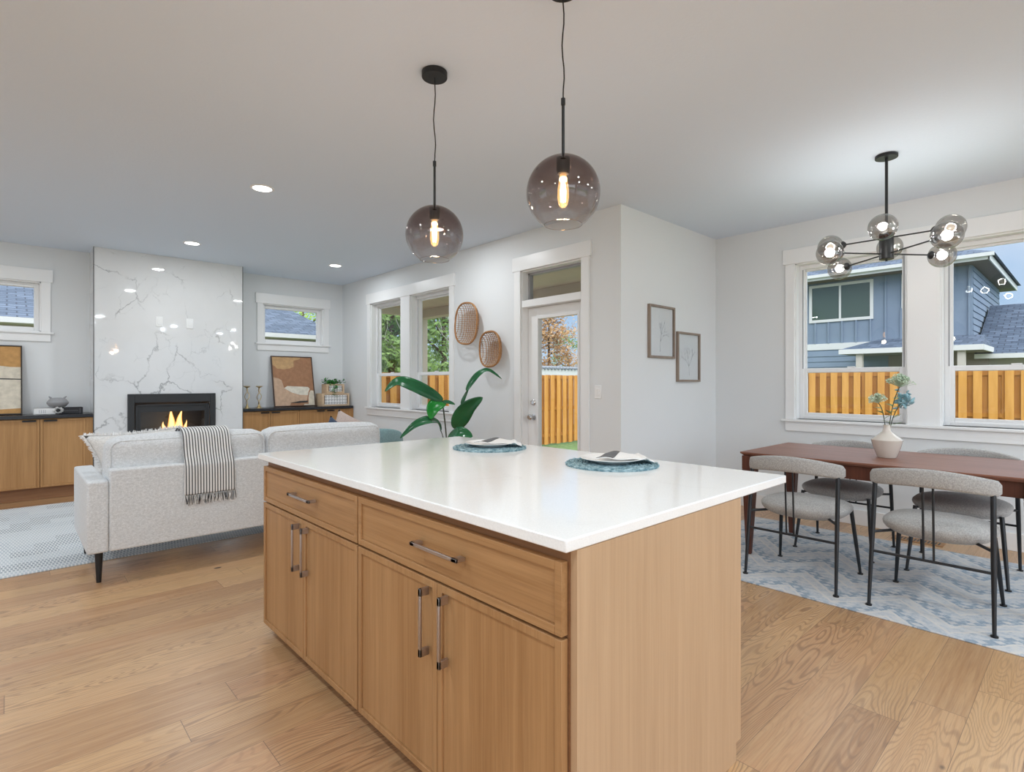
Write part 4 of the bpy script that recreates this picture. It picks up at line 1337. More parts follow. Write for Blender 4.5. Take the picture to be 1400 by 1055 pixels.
# ------------------------------------------------------------------ recessed ceiling lights
CANS = [((1.445, 4.425), 'round recessed ceiling light above the near side of the sofa'),
        ((1.454, 6.685), 'round recessed ceiling light in front of the marble chimney'),
        ((3.091, 6.700), 'round recessed ceiling light near the corner of the living room'),
        ((3.091, 4.430), 'round recessed ceiling light over the tall leafy plant, behind a pendant globe')]
CANS_OFF = [(-0.5, 4.43), (-0.5, 6.69), (-2.4, 4.43), (-2.4, 6.69), (-0.35, 2.2), (-0.35, 0.2), (-0.35, -1.8), (-2.2, 2.2), (-2.2, 0.2), (-2.2, -1.8), (1.5, -1.8), (3.2, -1.5), (1.5, -0.2), (3.2, -2.9), (4.7, -1.6), (4.7, -3.0)]
def can_light(x, y, label):
    c = thing('recessed_light', label, 'recessed light', (x, y, H), group='recessed ceiling lights')
    build(MB().lathe([(0.068, -0.002), (0.070, -0.006), (0.086, -0.004), (0.088, 0.0)], n=40, closed=True), 'trim_ring', M['white_plastic'], c)
    build(MB().cyl((0, 0, 0), 0.068, -0.0035, -0.001, 40), 'lens', M['can'], c)
    return c
first_can = None
for (p, lab) in CANS:
    first_can = can_light(*p, lab)
for i, (x, y) in enumerate(CANS_OFF):
    dup(first_can, (x, y, H), 0, 'round recessed ceiling light behind the camera, out of the picture')
for (x, y) in [c_[0] for c_ in CANS] + CANS_OFF:
    ld = bpy.data.lights.new('downlight', 'AREA')
    ld.shape = 'DISK'
    ld.size = 0.13
    ld.energy = CAN_POWER * (1.55 if y < 3 else 0.9)
    ld.color = (0.80, 0.92, 1.0) if y < 3 else (0.92, 0.97, 1.0)
    lo = bpy.data.objects.new('downlight', ld)
    COL.objects.link(lo)
    lo.location = (x, y, H - 0.008)

# ------------------------------------------------------------------ dining set
tb = thing('dining_table', 'dark walnut dining table with tapered legs on the blue rug', 'table', (4.35, 0.97, 0))
TZ = 0.75
mb = MB()
tx, ty = 0.45, 0.80
mb.hexa([(-tx + .02, -ty + .02, TZ - 0.026), (tx - .02, -ty + .02, TZ - 0.026), (tx - .02, ty - .02, TZ - 0.026), (-tx + .02, ty - .02, TZ - 0.026)],
        [(-tx, -ty, TZ - 0.010), (tx, -ty, TZ - 0.010), (tx, ty, TZ - 0.010), (-tx, ty, TZ - 0.010)])
mb.box(-tx, tx, -ty, ty, TZ - 0.010, TZ)
build(mb, 'table_top', M['walnut'], tb, bevel=0.002)
ap = MB()
ax, ay = tx - 0.055, ty - 0.045
for s_ in (-1, 1):
    ap.box(s_ * ax - 0.011, s_ * ax + 0.011, -ay, ay, TZ - 0.115, TZ - 0.0262)
    ap.box(-ax, ax, s_ * ay - 0.011, s_ * ay + 0.011, TZ - 0.115, TZ - 0.0262)
build(ap, 'apron', M['walnut_leg'], tb, bevel=0.002)
for sx in (-1, 1):
    for sy in (-1, 1):
        cx, cy = sx * (tx - 0.052), sy * (ty - 0.052)
        a, b = 0.043, 0.017
        bx, by = cx + sx * 0.006, cy + sy * 0.006
        bot = [(bx - b, by - b, 0.010), (bx + b, by - b, 0.010), (bx + b, by + b, 0.010), (bx - b, by + b, 0.010)]
        mid = [(cx - a, cy - a, TZ - 0.125), (cx + a, cy - a, TZ - 0.125), (cx + a, cy + a, TZ - 0.125), (cx - a, cy + a, TZ - 0.125)]
        top = [(cx - a, cy - a, TZ - 0.027), (cx + a, cy - a, TZ - 0.027), (cx + a, cy + a, TZ - 0.027), (cx - a, cy + a, TZ - 0.027)]
        build(MB().hexa(bot, mid).hexa(mid, top), 'leg', M['walnut_leg'], tb, bevel=0.004)

def chair_root(loc, rz, label):
    c = thing('dining_chair', label, 'chair', loc, rz, group='grey upholstered dining chairs')
    # seat: wide D shaped pad
    n, m = 48, 14
    vs, fs = [], []
    for i in range(m + 1):
        th = PI * i / m
        rr = max(math.sin(th), 1e-3) ** 0.55
        zz = -math.cos(th)
        for j in range(n):
            a = 2 * PI * j / n
            ca, sa = math.cos(a), math.sin(a)
            px = 3.4 if ca > 0 else 2.3
            x = math.copysign(abs(ca) ** (2 / px), ca) * (0.245 if ca > 0 else 0.225)
            y = math.copysign(abs(sa) ** (2 / 2.7), sa) * 0.255
            dome = 0.010 * (1 - rr) if zz > 0 else 0
            vs.append((0.02 + x * rr, y * rr, 0.450 + zz * (0.072 if zz < 0 else 0.046) + dome))
    for i in range(m):
        for j in range(n):
            j2 = (j + 1) % n
            fs.append((i * n + j, i * n + j2, (i + 1) * n + j2, (i + 1) * n + j))
    fs.append(tuple(range(n - 1, -1, -1))); fs.append(tuple(m * n + j for j in range(n)))
    build(MB().add(vs, fs), 'seat', M['chairfab'], c)
    # curved backrest band
    K, q = 40, 16
    rows = []
    for i in range(K + 1):
        u = -1 + 2 * i / K
        y = 0.283 * u
        xb = -0.255 + 0.10 * abs(u) ** 2.4
        ztop = 0.788 - 0.040 * u * u
        zbot = 0.690 - 0.022 * u * u
        if abs(u) > 0.93:
            k_ = (abs(u) - 0.93) / 0.07
            sh = math.sqrt(max(0, 1 - k_ * k_)) * 0.9 + 0.1 * (1 - k_)
        else: sh = 1
        cz, hz = (ztop + zbot) / 2, (ztop - zbot) / 2 * (0.55 + 0.45 * sh)
        hx = 0.024 * (0.25 + 0.75 * sh)
        row = []
        for j in range(q):
            a = 2 * PI * j / q
            ca, sa = math.cos(a), math.sin(a)
            row.append((xb + math.copysign(abs(ca) ** 0.75, ca) * hx, y, cz + math.copysign(abs(sa) ** 0.45, sa) * hz))
        rows.append(row)
    vs = [p for r in rows for p in r]; fs = []
    for i in range(K):
        for j in range(q):
            j2 = (j + 1) % q
            fs.append((i * q + j, i * q + j2, (i + 1) * q + j2, (i + 1) * q + j))
    fs.append(tuple(range(q))); fs.append(tuple(K * q + j for j in range(q)))
    build(MB().add(vs, fs), 'backrest', M['chairfab'], c)
    for s_ in (-1, 1):
        foot, top = Vector((-0.262, s_ * 0.264, 0.004)), Vector((-0.182, s_ * 0.252, 0.70))
        lg = MB().tube([foot, foot.lerp(top, 0.5), top], [0.0085, 0.0125, 0.0125], 12)
        lo = build(lg, 'leg', M['blackframe'], c)
        build(MB().cyl((foot.x, foot.y, 0), 0.016, 0.0, 0.007, 16), 'foot_glide', M['black'], lo)
        foot, top = Vector((0.270, s_ * 0.250, 0.004)), Vector((0.205, s_ * 0.215, 0.425))
        lo = build(MB().tube([foot, foot.lerp(top, 0.5), top], [0.0085, 0.012, 0.0125], 12), 'leg', M['blackframe'], c)
        build(MB().cyl((foot.x, foot.y, 0), 0.016, 0.0, 0.007, 16), 'foot_glide', M['black'], lo)
    fr = MB()
    for s_ in (-1, 1):
        fr.tube([(-0.216, s_ * 0.257, 0.405), (-0.10, s_ * 0.17, 0.410), (0.0, s_ * 0.12, 0.416)], 0.008, 10)
        fr.tube([(0.205, s_ * 0.215, 0.415), (0.0, s_ * 0.12, 0.416), (0.0, 0.0, 0.416)], 0.008, 10)
    build(fr, 'seat_frame', M['blackframe'], c)
    build(MB().tube([(-0.228, -0.259, 0.300), (-0.228, 0.259, 0.300)], 0.0075, 10), 'stretcher', M['blackframe'], c)
    for s_ in (-1, 1):
        build(MB().tube([(-0.228, s_ * 0.022, 0.300), (-0.252, s_ * 0.022, 0.70)], 0.0055, 10), 'spindle', M['blackframe'], c)
    return c
RUGZ = 0.008
ch = chair_root((3.79, 0.607, RUGZ), 0, 'grey dining chair on the near side of the table, at the right photo edge')
dup(ch, (3.785, 1.298, RUGZ), 0, 'grey dining chair on the near side, partly behind the island corner')
dup(ch, (4.645, 1.312, RUGZ), PI, 'grey dining chair on the window side, next to the framed prints wall')
dup(ch, (4.637, 0.612, RUGZ), PI, 'grey dining chair on the window side, right of the vase')

o = build(MB().box(3.385, 5.085, -0.60, 2.19, 0.0, RUGZ), 'dining_rug', M['rug_d'], bevel=0.003)
tag(o, 'faded blue and cream patterned rug under the dining table', 'rug')

# vase with stems
VX, VY = 4.322, 0.962
v = thing('ceramic_vase', 'glossy beige vase with angled shoulders on the walnut table', 'vase', (VX, VY, TZ))
build(MB().lathe([(0.0, 0.0), (0.052, 0.0), (0.056, 0.006), (0.072, 0.05), (0.090, 0.110), (0.0915, 0.118), (0.088, 0.124), (0.052, 0.152), (0.028, 0.172), (0.021, 0.190), (0.020, 0.214), (0.0215, 0.219), (0.018, 0.219), (0.016, 0.19), (0.024, 0.165)], n=14), 'vase_body', M['vase'], v, bevel=0.004, seg=2, angle=30)

FWD = Vector((0.6795, 0.7337, 0)); RGT = Vector((0.7337, -0.6795, 0)); UP = Vector((0, 0, 1))
def stem_path(a, b, c, n=9):
    a, b, c = Vector(a), Vector(b), Vector(c)
    return [a * (1 - u) ** 2 + b * 2 * u * (1 - u) + c * u * u for u in [i / (n - 1) for i in range(n)]]
def umbel(mb, c, r, n, rnd, up):
    up = Vector(up).normalized()
    for i in range(n):
        th = rnd.uniform(0, 1.25); ph = rnd.uniform(0, 2 * PI)
        s1 = up.orthogonal().normalized(); s2 = up.cross(s1)
        d = up * math.cos(th) + (s1 * math.cos(ph) + s2 * math.sin(ph)) * math.sin(th)
        e_ = c + d * r * rnd.uniform(0.8, 1.05)
        mb.tube([c, e_], 0.0011, 4, caps=False)
        for k in range(4):
            q = Vector((rnd.uniform(-1, 1), rnd.uniform(-1, 1), rnd.uniform(-1, 1))).normalized()
            t_ = q.orthogonal().normalized() * 0.0045
            mb.add([e_, e_ + q * 0.008 + t_, e_ + q * 0.015, e_ + q * 0.008 - t_], [(0, 1, 2, 3)])
def leaf_blade(mb, p, d, L, w, nrm):
    d = d.normalized(); sd = d.cross(nrm).normalized()
    rows = []
    for i in range(7):
        u = i / 6
        ww = w * math.sin(PI * min(1, 0.08 + u * 0.92)) ** 0.8
        c = p + d * L * u + nrm * (-0.25 * L * u * u)
        rows.append([c - sd * ww, c + nrm * (-0.15 * ww), c + sd * ww])
    mb.grid(rows)
top = Vector((VX, VY, TZ + 0.21))
rv = random.Random(4)
specs = [('faux_flower_stem', 'pale green umbel flower on the longest stem in the beige vase', top + RGT * 0.085 + UP * 0.262, 'umbel', 0.082, 130),
         ('faux_flower_stem', 'pale green umbel flower on the short stem leaning toward the island', top + RGT * (-0.058) + UP * 0.155, 'umbel', 0.058, 80),
         ('faux_flower_stem', 'blue petalled flower spray on the right of the beige vase', top + RGT * 0.125 + UP * 0.175, 'bluepetal', 0.055, 46)]
for k, (nm, lab, tip, mt, rad, cnt) in enumerate(specs):
    o = thing(nm, lab, 'flower', (VX, VY, TZ + 0.01), group='faux flower stems in the vase')
    base = Vector((VX + (k - 1) * 0.004, VY + (k - 1) * 0.003, TZ + 0.02))
    midp = Vector((VX, VY, TZ + 0.30)) + (tip - top) * 0.15
    pts = stem_path(base, midp, tip)
    build(MB().tube(pts, 0.0028, 7), 'stem', M['stem'], o, world=True)
    mb = MB()
    if mt == 'umbel':
        umbel(mb, tip, rad, cnt, rv, (tip - pts[-3]).normalized() * 0.4 + UP * 0.8)
    else:
        mb.sphere(tip, 0.012, 10, 8, sz=2.2)
        for i in range(cnt):
            q = Vector((rv.gauss(0, .34), rv.gauss(0, .34), rv.gauss(0, .5))) * rad
            d = Vector((rv.uniform(-1, 1), rv.uniform(-1, 1), rv.uniform(-.6, .8))).normalized()
            leaf_blade(mb, tip + q, d, rv.uniform(0.035, 0.055), 0.010, d.orthogonal().normalized())
    build(mb, 'flower_head', M[mt], o, world=True, solid=0.0006 if mt != 'umbel' else 0)
    lf = MB()
    for i in range(4):
        p = pts[3 + i]
        d = RGT * rv.uniform(-1, 1) + FWD * rv.uniform(-.5, .5) + UP * rv.uniform(0.1, .5)
        leaf_blade(lf, p, d, rv.uniform(0.05, 0.08), 0.017, UP)
    build(lf, 'leaves', M['sage'], o, world=True, solid=0.0006)

# chandelier
CX, CY = 4.288, 0.957
c = thing('chandelier', 'black rod chandelier with eight smoked glass globes over the dining table', 'chandelier', (CX, CY, 2.06))
zc = H - 2.06
build(MB().lathe([(0.064, zc - 0.022), (0.065, zc - 0.02), (0.065, zc - 0.001)], n=36), 'canopy', M['black'], c, bevel=0.002)
build(MB().tube([(0, 0, 0.17), (0, 0, zc - 0.02)], 0.009, 14), 'rod', M['black'], c)
build(MB().cyl((0, 0, 0), 0.042, 0.012, 0.185, 32).cyl((0, 0, 0), 0.007, 0.0, 0.014, 12), 'hub', M['black'], c, bevel=0.002)
arms = [(5, 0.40, 0.048), (-85.6, 0.46, 0.048), (-46, 0.335, 0.155), (-128, 0.32, 0.155)]
for (deg, L, z) in arms:
    a = math.radians(deg)
    d = RGT * math.cos(a) + FWD * math.sin(a)
    build(MB().tube([d * (-L + .06) + UP * z, d * (L - .06) + UP * z], 0.0048, 10), 'arm', M['black'], c)
    for s_ in (-1, 1):
        e_ = d * s_ * L + UP * z
        g = build(MB().sphere(e_, 0.081, 36, 20), 'glass_globe', M['smoke2'], c)
        Rm = Matrix.Translation(d * s_ * (L - 0.081) + UP * z) @ d.to_track_quat('Z', 'Y').to_matrix().to_4x4() @ Matrix.Scale(s_, 4, (0, 0, 1))
        build(MB().lathe([(0.006, -0.02), (0.018, -0.012), (0.027, 0.0), (0.024, 0.008), (0.013, 0.010), (0.013, 0.035)], n=20).xform(Rm), 'globe_cap', M['black'], g)
        build(MB().sphere(e_, 0.024, 18, 12), 'bulb', M['bulb_white'], g)
        ld = bpy.data.lights.new('globe_lamp', 'POINT')
        ld.energy = GLOBE_POWER
        ld.color = (0.93, 0.97, 1.0)
        ld.shadow_soft_size = 0.03
        lo = bpy.data.objects.new('globe_lamp', ld)
        COL.objects.link(lo)
        lo.location = Vector((CX, CY, 2.06)) + e_

# floor register
o = thing('floor_register', 'oak floor vent between the dining rug and the window wall', 'floor vent', (5.27, 0.96, 0))
build(MB().box(5.20, 5.33, 0.80, 1.13, 0.0, 0.006), 'vent_plate', M['oak_h'], o, bevel=0.002, world=True)
mb = MB()
for i in range(13): mb.box(5.225, 5.305, 0.825 + i * 0.022, 0.836 + i * 0.022, 0.0058, 0.0066)
build(mb, 'slots', M['black'], o, world=True)

# framed prints on the return wall
def print_frame(x0, x1, z0, z1, label, sd):
    o = thing('framed_print', label, 'framed print', ((x0 + x1) / 2, YJ, z0), group='framed botanical prints')
    t, d = 0.020, 0.028
    y0, y1 = YJ - d, YJ - 0.001
    build(MB().box(x0, x0 + t, y0, y1, z0, z1).box(x1 - t, x1, y0, y1, z0, z1).box(x0 + t, x1 - t, y0, y1, z0, z0 + t).box(x0 + t, x1 - t, y0, y1, z1 - t, z1), 'picture_frame', M['greywood'], o, bevel=0.002, world=True)
    pp = build(MB().box(x0 + t, x1 - t, YJ - 0.008, YJ - 0.003, z0 + t, z1 - t), 'paper', plain('print_paper', (0.72, 0.74, 0.77), 0.7), o, world=True)
    r_ = random.Random(sd)
    mb = MB()
    def grow(p, ang, L, depth):
        q = (p[0] + math.sin(ang) * L, p[1] + math.cos(ang) * L)
        w = 0.0009 + 0.0005 * depth
        nx, nz = math.cos(ang) * w, -math.sin(ang) * w
        yy = YJ - 0.0086
        mb.add([(p[0] - nx, yy, p[1] - nz), (p[0] + nx, yy, p[1] + nz), (q[0] + nx * .6, yy, q[1] + nz * .6), (q[0] - nx * .6, yy, q[1] - nz * .6)], [(0, 1, 2, 3)])
        if depth > 0:
            for k in range(3 if depth > 2 else 2):
                grow(q, ang + r_.uniform(-0.75, 0.75), L * r_.uniform(0.55, 0.85), depth - 1)
    cx = (x0 + x1) / 2
    grow((cx + r_.uniform(-.03, .03), z0 + 0.06), r_.uniform(-.15, .15), 0.095, 4)
    build(mb, 'drawing', plain('print_ink', (0.52, 0.54, 0.58), 0.8), pp, world=True, solid=0.0004)
    build(MB().box(x0 + t, x1 - t, YJ - 0.016, YJ - 0.014, z0 + t, z1 - t), 'glass_pane', M['glass'], o, world=True)
print_frame(4.202, 4.633, 1.478, 1.961, 'framed pale branch print, upper of the two and nearer the patio door', 21)
print_frame(4.685, 5.114, 1.261, 1.743, 'framed pale branch print, lower of the two and nearer the dining windows', 22)

# ------------------------------------------------------------------ wall baskets
def basket(yc, zc, hw, hh, tilt, label, sd):
    o = thing('woven_basket', label, 'wall basket', (XD, yc, zc), group='woven rattan wall baskets')
    depth = 0.085
    xr = -0.098                       # rim stands off the wall
    ct, st = math.cos(tilt), math.sin(tilt)
    def P(u, v, off=0.0):
        r2 = min(1.0, abs(u) ** 2.6 + abs(v) ** 2.6)
        dx = depth * (1 - r2) ** 0.55
        y, z = u * hw, v * hh
        return (xr + dx + off, y * ct - z * st, y * st + z * ct)
    def lim(v): return max(0.0, 1 - abs(v) ** 2.6) ** (1 / 2.6)
    rim = []
    for i in range(56):
        a = 2 * PI * i / 56
        u = math.copysign(abs(math.cos(a)) ** (2 / 2.6), math.cos(a)); v = math.copysign(abs(math.sin(a)) ** (2 / 2.6), math.sin(a))
        rim.append(P(u, v))
    rr = MB().ring(rim, 0.010, 10)
    build(rr, 'rim', M['rattan_rim'], o)
    mb = MB()
    nv, nu = 19, 12
    w = 0.0060
    for k in range(nv):
        v = -1 + 2 * (k + .5) / nv
        L = lim(v) * 0.985
        pts = []
        m = 26
        for i in range(m + 1):
            u = -L + 2 * L * i / m
            pts.append(P(u, v, 0.0022 * math.sin(PI * (u + 1) * nu / 2 + PI * (k % 2))))
        mb.tube(pts, w, 6, flat=0.40)
    for k in range(nu):
        u = -1 + 2 * (k + .5) / nu
        L = lim(u) * 0.985
        pts = []
        m = 34
        for i in range(m + 1):
            v = -L + 2 * L * i / m
            pts.append(P(u, v, 0.0022 * math.sin(PI * (v + 1) * nv / 2 + PI * (k % 2) + PI)))
        mb.tube(pts, w, 6, flat=0.40)
    build(mb, 'weave', M['rattan'], o)
    return o
basket(4.756, 1.907, 0.195, 0.228, 0.10, 'oval woven rattan basket on the wall, higher and larger one', 1)
basket(4.352, 1.606, 0.163, 0.185, -0.05, 'oval woven rattan basket on the wall, lower and smaller one', 2)

# ------------------------------------------------------------------ tall leafy plant
def at(px, py, d):
    return Vector((0, 0, 1.25)) + (FWD + RGT * ((px - 700) / 741.66) + UP * ((523.19 - py) / 741.66)) * d
pc = Vector((3.16, 4.32, 0))
pt = thing('potted_plant', 'tall glossy broad leaf plant between the windows and the patio door', 'plant', tuple(pc))
build(MB().lathe([(0.12, 0.0), (0.15, 0.01), (0.175, 0.34), (0.178, 0.36), (0.165, 0.36), (0.16, 0.32)], n=36, closed=True).cyl((0, 0, 0), 0.12, 0.0, 0.01), 'pot', M['ceramic'], pt)
build(MB().cyl((0, 0, 0), 0.162, 0.30, 0.325), 'soil', M['bark'], pt)
def big_leaf(spine, w, nrm, fold=0.25, curl=0.0):
    sp = [Vector(p) for p in spine]
    fine = []
    N = 20
    for i in range(N + 1):        # Catmull-Rom through the spine
        t_ = i / N * (len(sp) - 1)
        k = min(int(t_), len(sp) - 2); u = t_ - k
        p0, p1, p2, p3 = sp[max(k - 1, 0)], sp[k], sp[k + 1], sp[min(k + 2, len(sp) - 1)]
        fine.append(0.5 * ((2 * p1) + (p2 - p0) * u + (2 * p0 - 5 * p1 + 4 * p2 - p3) * u * u + (3 * p1 - p0 - 3 * p2 + p3) * u ** 3))
    rows = []
    nrm = Vector(nrm).normalized()
    for i, p in enumerate(fine):
        u = i / N
        d = (fine[min(i + 1, N)] - fine[max(i - 1, 0)]).normalized()
        sd = d.cross(nrm).normalized()
        nn = sd.cross(d).normalized()
        ww = w * (math.sin(PI * (0.04 + 0.96 * u) ** 0.85)) ** 0.75 if u < 1 else 0.001
        ww = max(ww, 0.002)
        rows.append([p + sd * ww * s_ + nn * (abs(s_) * ww * fold + curl * ww * s_) for s_ in (-1, -.66, -.33, 0, .33, .66, 1)])
    return MB().grid(rows)
def stemto(p, r=0.006):
    b_ = Vector((pc.x, pc.y, 0.32)) + (p - pc) * 0.08
    b_.z = 0.32
    m_ = (b_ + p) / 2
    m_.x, m_.y = pc.x + (p.x - pc.x) * 0.30, pc.y + (p.y - pc.y) * 0.30
    m_.z = (0.32 + p.z) / 2 + 0.08
    return MB().tube(stem_path(b_, m_, p, 12), [r - 0.002 * i / 11 for i in range(12)], 7)
D = 5.28
leaves = [
    ([at(605, 548, D), at(588, 539, D - .05), at(563, 527, D - .1), at(543, 522, D - .12), at(526, 535, D - .1)], 0.075, -FWD * 0.75 + UP * 0.65, 'houseleaf'),
    ([at(605, 549, D), at(599, 552, D - .08), at(592, 560, D - .14), at(589, 573, D - .18)], 0.078, -FWD * 0.8 + UP * 0.5, 'brightleaf'),
    ([at(604, 549, D), at(612, 550, D - .03), at(622, 553, D - .08)], 0.030, -FWD * 0.5 + UP * 0.8, 'houseleaf'),
    ([at(603, 589, D), at(597, 577, D - .1), at(584, 575, D - .2), at(566, 582, D - .26), at(547, 599, D - .3)], 0.055, -FWD * 0.7 + UP * 0.7, 'houseleaf'),
    ([at(624, 586, D), at(629, 572, D - .04), at(641, 556, D - .08), at(660, 543, D - .1)], 0.085, -FWD * 0.95 + RGT * 0.25 + UP * 0.1, 'houseleaf'),
    ([at(631, 553, D), at(634, 545, D), at(641, 530, D + .01)], 0.018, -FWD + UP * 0.3, 'houseleaf'),
    ([at(638, 534, D), at(644, 524, D), at(655, 511, D + .02), at(668, 506, D + .04), at(686, 518, D + .04)], 0.036, -FWD * 0.6 + UP * 0.8, 'houseleaf'),
    ([at(612, 599, D - .2), at(622, 594, D - .3), at(634, 593, D - .34), at(646, 597, D - .36)], 0.07, -FWD * 0.8 + UP * 0.6, 'houseleaf'),
]
for (spn, w_, nr, mt) in leaves:
    build(big_leaf(spn, w_, nr), 'leaf', M[mt], pt, world=True, solid=0.0012)
    build(stemto(spn[0]), 'stem', M['stem'], pt, world=True)

# ------------------------------------------------------------------ sofa and living room
sf = thing('sofa', 'light grey linen sofa with black legs facing the fireplace', 'sofa', (1.43, 4.65, 0))
SX0, SX1, SY0, SY1 = 0.345, 2.515, 4.20, 5.09
build(MB().box(SX0 + 0.112, SX1 - 0.112, SY0, SY0 + 0.115, 0.192, 0.705), 'back_panel', M['sofa'], sf, bevel=0.012, seg=3, world=True)
build(MB().box(SX0 + 0.112, SX1 - 0.112, SY0 + 0.116, SY1 - 0.03, 0.192, 0.36), 'seat_base', M['sofa'], sf, bevel=0.012, seg=3, world=True)
for (a, b) in ((SX0, SX0 + 0.111), (SX1 - 0.111, SX1)):
    build(MB().box(a, b, SY0, SY1, 0.192, 0.640), 'arm', M['sofa'], sf, bevel=0.014, seg=3, world=True)
def box_cushion(x0, x1, y0, y1, z0, z1, puff, lean=0.0):
    n = 14
    mb = MB()
    cx, cy, cz = (x0 + x1) / 2, (y0 + y1) / 2, (z0 + z1) / 2
    hx, hy, hz = (x1 - x0) / 2, (y1 - y0) / 2, (z1 - z0) / 2
    r = min(hx, hy, hz) * 0.55
    faces = [((1, 0, 0), (0, 1, 0), (0, 0, 1)), ((-1, 0, 0), (0, 0, 1), (0, 1, 0)), ((0, 1, 0), (0, 0, 1), (1, 0, 0)), ((0, -1, 0), (1, 0, 0), (0, 0, 1)), ((0, 0, 1), (1, 0, 0), (0, 1, 0)), ((0, 0, -1), (0, 1, 0), (1, 0, 0))]
    for (N_, A, B) in faces:
        rows = []
        for i in range(n + 1):
            row = []
            for j in range(n + 1):
                u, v_ = -1 + 2 * i / n, -1 + 2 * j / n
                p = Vector(N_) + Vector(A) * u + Vector(B) * v_
                q = Vector((p.x * hx, p.y * hy, p.z * hz))
                inn = Vector((max(-hx + r, min(hx - r, q.x)), max(-hy + r, min(hy - r, q.y)), max(-hz + r, min(hz - r, q.z))))
                dd = q - inn
                if dd.length > 1e-6: q = inn + dd.normalized() * r
                k = (1 - u * u) * (1 - v_ * v_)
                q = q + Vector(N_) * puff * k
                row.append((cx + q.x, cy + q.y + lean * (q.z / hz), cz + q.z))
            rows.append(row)
        mb.grid(rows)
    return mb
def weld(o, d=0.0006):
    bm = bmesh.new(); bm.from_mesh(o.data)
    bmesh.ops.remove_doubles(bm, verts=bm.verts, dist=d)
    bmesh.ops.recalc_face_normals(bm, faces=bm.faces)
    bm.to_mesh(o.data); bm.free()
    o.data.polygons.foreach_set('use_smooth', [True] * len(o.data.polygons))
for (a, b, zt) in ((0.460, 1.428, 0.893), (1.436, 2.400, 0.898)):
    cu = build(box_cushion(a, b, 4.285, 4.50, 0.49, zt, 0.018), 'back_cushion', M['sofa'], sf, world=True)
    weld(cu)
    ring = []
    rr_ = 0.06
    x0, x1, z0, z1 = a + 0.012, b - 0.012, 0.505, zt - 0.022
    for (cx_, cz_, s0) in ((x1 - rr_, z1 - rr_, 0), (x0 + rr_, z1 - rr_, 90), (x0 + rr_, z0 + rr_, 180), (x1 - rr_, z0 + rr_, 270)):
        for k in range(7):
            t_ = math.radians(s0 + 15 * k)
            ring.append((cx_ + rr_ * math.cos(t_), 4.300, cz_ + rr_ * math.sin(t_)))
    build(MB().ring(ring, 0.006, 8), 'piping', M['sofa'], cu, world=True)
for (a, b) in ((0.460, 1.428), (1.434, 2.400)):
    cu = build(box_cushion(a, b, 4.40, 5.10, 0.362, 0.50, 0.012), 'seat_cushion', M['sofa'], sf, world=True)
    weld(cu)
for x in (SX0 + 0.065, SX1 - 0.065):
    for y in (SY0 + 0.055, SY1 - 0.075):
        zz = 0.0 if y < 4.5 else 0.008
        build(MB().tube([(x, y, zz), (x, y, 0.192)], [0.013, 0.022], 18), 'leg', M['black'], sf, world=True)

# striped throw over the back cushion
tw = thing('striped_throw', 'black and white striped fringed throw over the sofa back', 'throw blanket', (1.02, 4.20, 0.45))
path = [(4.535, 0.62), (4.53, 0.74), (4.525, 0.86), (4.49, 0.922), (4.42, 0.938), (4.34, 0.930), (4.285, 0.905), (4.262, 0.86), (4.245, 0.78), (4.215, 0.722), (4.190, 0.695), (4.186, 0.62), (4.184, 0.55), (4.183, 0.487)]
rows = []
for k, (y, z) in enumerate(path):
    u = k / (len(path) - 1)
    row = []
    for i in range(33):
        s_ = -1 + 2 * i / 32
        x = 1.022 + s_ * (0.150 + 0.008 * u) + 0.004 * math.sin(u * 6 + s_ * 2)
        row.append((x, y - 0.004 * max(0, math.sin(s_ * 9 + 0.6)) * min(1, u * 1.4), z))
    rows.append(row)
build(MB().grid(rows), 'blanket', M['throw'], tw, world=True, solid=0.004, subd=1)
mb = MB(); mbw = MB()
rt = random.Random(8)
for i in range(70):
    s_ = -1 + 2 * i / 69
    x = 1.022 + s_ * 0.156
    dx, dy = rt.uniform(-0.014, 0.014), rt.uniform(-0.010, 0.0)
    L = rt.uniform(0.052, 0.070)
    (mb if i % 2 else mbw).tube([(x, 4.181, 0.489), (x + dx * .5, 4.178 + dy, 0.489 - L * .5), (x + dx, 4.178 + dy * .6, 0.489 - L)], [0.0022, 0.0026, 0.0016], 5)
build(mb, 'fringe', plain('fringe_black', (0.04, 0.04, 0.045), 0.95), tw, world=True)
build(mbw, 'fringe', M['white_fringe'], tw, world=True)

